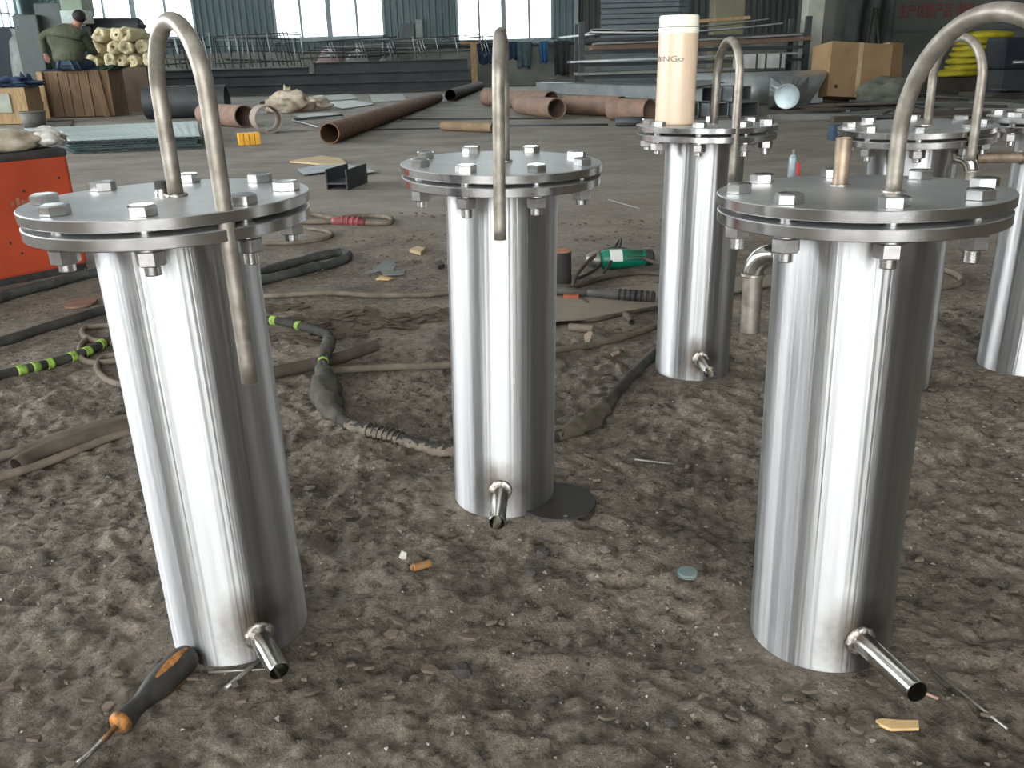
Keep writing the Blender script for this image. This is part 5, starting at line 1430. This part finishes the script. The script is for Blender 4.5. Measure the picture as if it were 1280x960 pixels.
plate('bright_sheet', [(3.491, 21.901, 0.36), (3.601, 17.256, 0.36), (2.823, 11.682, 0.36), (2.055, 10.075, 0.36), (2.342, 14.053, 0.36)], 0.01, GALVB, 'bright folded sheet lying on the galvanised channels', 'sheet', 0.36)
box_channel((1.05, 16.9), (2.6, 17.4), 0.3, 0.16, 0.004, GALV, 'long galvanised channel lying behind the pale rusty pipe')
bk2 = rod((1.192, 9.647, 0), (1.478, 9.538, 0), 0.05, DARKST, 'short dark block before the short ribbed pipe', 'steel_bar', 'bar')

# galvanised duct trough and square-to-round piece
dt = thing('duct_trough', 'large curved galvanised duct half lying beside the concrete column', 'duct', (4.074, 12.96, 0), -0.08)
dt.location.y += 0.55
vs, fs = [], []
for i in range(21):
    a = R(-8 + 112 * i / 20)
    for x_ in (-1.55, 0.72):
        rr = 0.36
        cut = 0.35 * (i / 20) ** 1.5 if x_ > 0 else 0
        vs.append((x_ - cut, -rr * math.sin(a), 0.09 + rr * math.cos(a)))
fs = [(2 * i, 2 * i + 1, 2 * i + 3, 2 * i + 2) for i in range(20)]
o = MB().add(vs, fs, True).build('curved_sheet', GALVB, dt)
so = o.modifiers.new('t', 'SOLIDIFY'); so.thickness = 0.008
MB().box((-0.42, 0.05, 0.445), (2.26, 0.03, 0.03)).build('rolled_edge', GALV, dt)
MB().box((-0.42, 0.05, 0.22), (2.2, 0.02, 0.44)).build('back_sheet', GALV, dt)
tr_ = thing('duct_transition', 'square-to-round galvanised duct piece with round mouth', 'duct', (3.746, 11.971, 0), -0.34)
vs, fs = [], []
for i in range(24):
    a = 2 * math.pi * i / 24
    vs.append((0.155 * math.cos(a), -0.12, 0.17 + 0.155 * math.sin(a)))
for i in range(24):
    a = 2 * math.pi * i / 24
    c_, s_ = math.cos(a), math.sin(a)
    mx_ = max(abs(c_), abs(s_))
    vs.append((0.24 * c_ / mx_, 0.18, 0.205 + 0.20 * s_ / mx_))
fs = [(i, (i + 1) % 24, 24 + (i + 1) % 24, 24 + i) for i in range(24)]
o = MB().add(vs, fs, False).build('cone', GALV, tr_)
so = o.modifiers.new('t', 'SOLIDIFY'); so.thickness = 0.006
MB().lathe([(0.150, 0), (0.158, 0.0), (0.158, 0.05), (0.150, 0.05), (0.150, 0)], 28, Matrix.Translation((0, -0.12, 0.17)) @ aim((0, -1, 0))).build('collar_ring', GALVB, tr_)
MB().lathe([(0.150, 0.03), (0.09, 0.02), (0, 0.025)], 28, Matrix.Translation((0, -0.12, 0.17)) @ aim((0, -1, 0))).build('end_disc', M('blue_grey_disc', (0.34, 0.42, 0.43), (0.26, 0.32, 0.33), 6, 0.35, 0.6), tr_)

# cardboard box
cbx = thing('cardboard_box', 'large tilted brown cardboard box leaning by the concrete column', 'box', (5.226, 13.352, 0), 0.16)
rt_ = rotm(R(-7), R(4), 0)
MB().bbox((0, 0.3, 0.415), (0.98, 0.55, 0.76), 0.008, rt_).build('carton_body', M('shop_cardboard', (0.30, 0.195, 0.105), (0.24, 0.155, 0.08), 3, 0.9), cbx)
MB().box(Vector((0, 0.3, 0.415)) + rt_ @ Vector((-0.02, -0.278, 0)), (0.07, 0.004, 0.76), rt_).build('tape_strip', CARDP, cbx)
MB().bbox((0.58, 0.42, 0.41), (0.30, 0.5, 0.76), 0.008, rotm(R(-7), R(4), 0.3)).build('side_flap', M('shop_cardboard', (0.30, 0.195, 0.105)), cbx)
MB().lathe([(0.028, 0), (0.026, 0.003), (0, 0.003)], 14, Matrix.Translation(Vector((0, 0.3, 0.415)) + rt_ @ Vector((-0.36, -0.277, -0.24))) @ aim(rt_ @ Vector((0, -1, 0)))).build('hand_hole', BLACK, cbx)
gb = blob('grey_bag', (0.42, 0.22, 0.22), 41, M('grey_green_bag', (0.13, 0.135, 0.11), None, 5, 0.8), 'grey-green bag slumped before the cardboard box', 'bag', ((5.49, 13.476, 0)[0], (5.49, 13.476, 0)[1] - 0.55, 0), 0, 0.25, 2)
# yellow bags
me_b = []
for k in range(3):
    o_ = blob('yellow_bag', (0.42, 0.28, 0.085), 50 + k, YBAG, None, None, (0, 0, 0), 0, 0.16, 2.2, None, 3)
    me_b.append(o_.data)
    bpy.data.objects.remove(o_)
yx = 8.274
for k in range(7):
    o = link('yellow_bag', me_b[k % 3], None, (yx + [-0.12, 0.08, 0.05, 0.1, 0.16, 0.1, 0.35][k], 16.4 + rnd.uniform(-0.04, 0.04), 0.25 + 0.105 * k), (0, 0, rnd.uniform(-0.15, 0.15)))
    tag(o, 'yellow woven bag in the stack against the slogan wall, %s from the pallet' % ['lowest', 'second', 'third', 'fourth', 'fifth', 'sixth', ''][k] if k < 6 else 'yellow woven bag on top of the stack, shifted sideways', 'bag', 'yellow bags in the stack' if k < 6 else None)
for k, (dx, dz, lb) in enumerate(((-1.35, -0.18, 'yellow woven bag slumped at the low side of the stack'), (0.60, 0.06, 'yellow woven bag beside the stack next to the dark machine'))):
    o = link('yellow_bag', me_b[k], None, (yx + dx, 16.2, 0.18 + dz), (0, R(18) if k == 0 else 0, 0.4))
    tag(o, lb, 'bag')
one('pallet_block', MB().box((0, 0, 0.12), (1.9, 0.8, 0.24)), M('dark_pallet_timber', (0.05, 0.045, 0.035), None, 4, 0.9), 'dark timber base beneath the yellow bags', 'pallet', (yx + 0.1, 16.4, 0))
dk = thing('dark_machine', 'dark motor unit with black housing beside the yellow bags', 'machine', (8.700, 15.4, 0))
MB().bbox((0, 0, 0.62), (0.95, 0.6, 0.5), 0.05).build('housing', M('blue_black_paint', (0.02, 0.024, 0.03), None, 4, 0.5), dk)
MB().bbox((0, 0, 0.2), (0.8, 0.5, 0.4), 0.02).build('stand', DARKST, dk)
MB().tube([(-0.3, -0.32, 0.48), (0.3, -0.32, 0.48)], 0.03, 8).build('handle_bar', GALV, dk)
# hanging dark tarpaulin between column and slogan wall
vs = []
for j in range(7):
    for i in range(15):
        vs.append((i * 0.066, 0.10 * math.sin(i * 1.1 + j * 0.3), 2.9 - j * 0.36 + 0.05 * math.sin(i)))
fs = [(j * 15 + i, j * 15 + i + 1, j * 15 + 16 + i, j * 15 + 15 + i) for j in range(6) for i in range(14)]
o = MB().add(vs, fs, True).build('tarpaulin', M('dark_tarp', (0.03, 0.035, 0.032), (0.05, 0.055, 0.05), 3, 0.8), None, (7.156, 19.3, 0.0))
tag(o, 'dark grey tarpaulin hanging between the column and the slogan wall', 'tarpaulin')
so = o.modifiers.new('t', 'SOLIDIFY'); so.thickness = 0.02
lad = thing('easel_stand', 'black folding stand leaning at the partition wall', 'stand', (7.569, 18.8, 0.0))
MB().tube([(-0.2, 0, 0.0), (0.0, 0.25, 1.55)], 0.035, 8).build('leg', BLACK, lad)
MB().tube([(0.28, 0, 0.0), (0.05, 0.25, 1.55)], 0.03, 8).build('leg', BLACK, lad)
MB().tube([(-0.13, 0.08, 0.5), (0.2, 0.08, 0.5)], 0.025, 8).build('cross_bar', BLACK, lad)
# scrap pile under the bags and along the right
r3 = random.Random(77)
kinds = [DARKST, M('brown_scrap', (0.085, 0.07, 0.055), (0.055, 0.045, 0.037), 4, 0.8), M('grey_scrap', (0.13, 0.13, 0.115), (0.09, 0.09, 0.08), 4, 0.7)]
spots = [(4.118, 11.175, 0), (3.828, 9.956, 0), (4.29, 10.724, 0), (3.999, 9.592, 0), (4.735, 10.871, 0), (5.414, 11.962, 0), (4.217, 9.5, 0), (5.051, 10.715, 0), (4.661, 9.594, 0), (5.428, 10.901, 0), (4.993, 9.743, 0), (5.523, 10.482, 0), (5.973, 11.012, 0), (5.639, 10.08, 0), (6.564, 11.543, 0), (6.945, 12.838, 0), (6.516, 12.556, 0), (6.735, 13.575, 0), (5.891, 12.413, 0), (7.734, 13.53, 0), (8.499, 15.202, 0), (6.596, 14.332, 0), (5.236, 12.299, 0), (3.567, 9.775, 0), (3.423, 10.132, 0), (4.86, 12.04, 0)]
ordw = ['first', 'second', 'third', 'fourth', 'fifth', 'sixth', 'seventh', 'eighth', 'ninth', 'tenth']
spots.sort(key=lambda p_: (p_[0] - 5.2) ** 2 + (p_[1] - 13.6) ** 2)
cnt = {}
for k, p_ in enumerate(spots):
    c_ = k % 3
    kk = (k % 2, c_)
    cnt[kk] = cnt.get(kk, -1) + 1
    oi = ordw[cnt[kk]]
    if k % 2:
        o = one('scrap_bar', MB().bbox((0, 0, 0.03), (r3.uniform(0.6, 1.6), r3.uniform(0.05, 0.09), 0.06), 0.006), kinds[c_],
                ['dark steel', 'brown rusty', 'grey'][c_] + ' scrap bar in the heap, %s of its kind from the cardboard box' % oi, 'scrap bar', (p_[0], p_[1], 0.0), (0, 0, r3.uniform(-0.6, 0.6)), ['dark', 'brown', 'grey'][c_] + ' scrap bars in the heap')
    else:
        o = one('scrap_plate', MB().bbox((0, 0, 0.02), (r3.uniform(0.5, 1.1), r3.uniform(0.3, 0.6), 0.025), 0.004), kinds[c_],
                ['dark steel', 'brown rusty', 'grey'][c_] + ' scrap plate in the heap, %s of its kind from the cardboard box' % oi, 'scrap plate', (p_[0], p_[1], 0.02), (r3.uniform(-0.08, 0.08), r3.uniform(-0.08, 0.08), r3.uniform(-0.6, 0.6)), ['dark', 'brown', 'grey'][c_] + ' scrap plates in the heap')
for k, (p_, lb, mt_) in enumerate((((5.429, 12.952, 0), 'blue and white striped can lying in the scrap before the cardboard box', M('blue_white_can', (0.10, 0.16, 0.42), (0.6, 0.62, 0.68), 9, 0.35, 0.2)), ((8.441, 17.192, 0), 'white and blue crumpled packet at the foot of the yellow bags', M('white_blue_packet', (0.5, 0.52, 0.56), (0.08, 0.12, 0.35), 7, 0.5)))):
    o = thing('drink_can', lb, 'can' if k == 0 else 'packet', (p_[0], p_[1], 0.08 if k == 0 else 0.12), 0.7)
    MB().tube([(-0.16, 0, 0), (-0.14, 0, 0), (0.14, 0, 0.05), (0.16, 0, 0.05)], [0.05, 0.065, 0.065, 0.05], 14).build('can_body', mt_, o)
    MB().tube([(0.158, 0, 0.05), (0.19, 0, 0.055)], 0.025, 10).build('can_neck', REDP if k == 0 else WHITE, o)
# spray can and box on the floor behind the right vessel
spc = thing('spray_can', 'small grey spray can with red side standing on the floor', 'spray can', (1.636, 5.019, 0))
MB().lathe([(0, 0), (0.026, 0), (0.027, 0.003), (0.027, 0.115), (0.024, 0.125), (0.012, 0.137), (0.012, 0.14)], 22).build('can_body', M('grey_blue_can', (0.24, 0.29, 0.30), (0.18, 0.22, 0.23), 20, 0.4, 0.3), spc)
MB().lathe([(0.0125, 0.138), (0.0125, 0.162), (0.009, 0.168), (0, 0.168)], 18).build('nozzle', M('grey_nozzle', (0.12, 0.12, 0.11), None, 10, 0.5), spc)
MB().bbox((0.022, -0.012, 0.06), (0.02, 0.03, 0.075), 0.004).build('red_label', M('bright_red_plastic', (0.55, 0.03, 0.04), None, 10, 0.4), spc)
one('blue_box', MB().bbox((0, 0, 0.06), (0.12, 0.12, 0.12), 0.01), M('dark_blue_box', (0.03, 0.05, 0.08), (0.045, 0.065, 0.095), 10, 0.6), 'small dark blue box on the floor behind the rear vessels', 'box', (2.753, 7.389, 0))
cable('hose_loop', [(1.284, 2.71, 0), (1.367, 2.723, 0), (1.398, 2.652, 0), (1.384, 2.569, 0), (1.33, 2.484, 0), (1.254, 2.444, 0), (1.174, 2.434, 0)], 0.009, HOSE, 'brown hose loop on the floor between the two right vessels', 'hose')
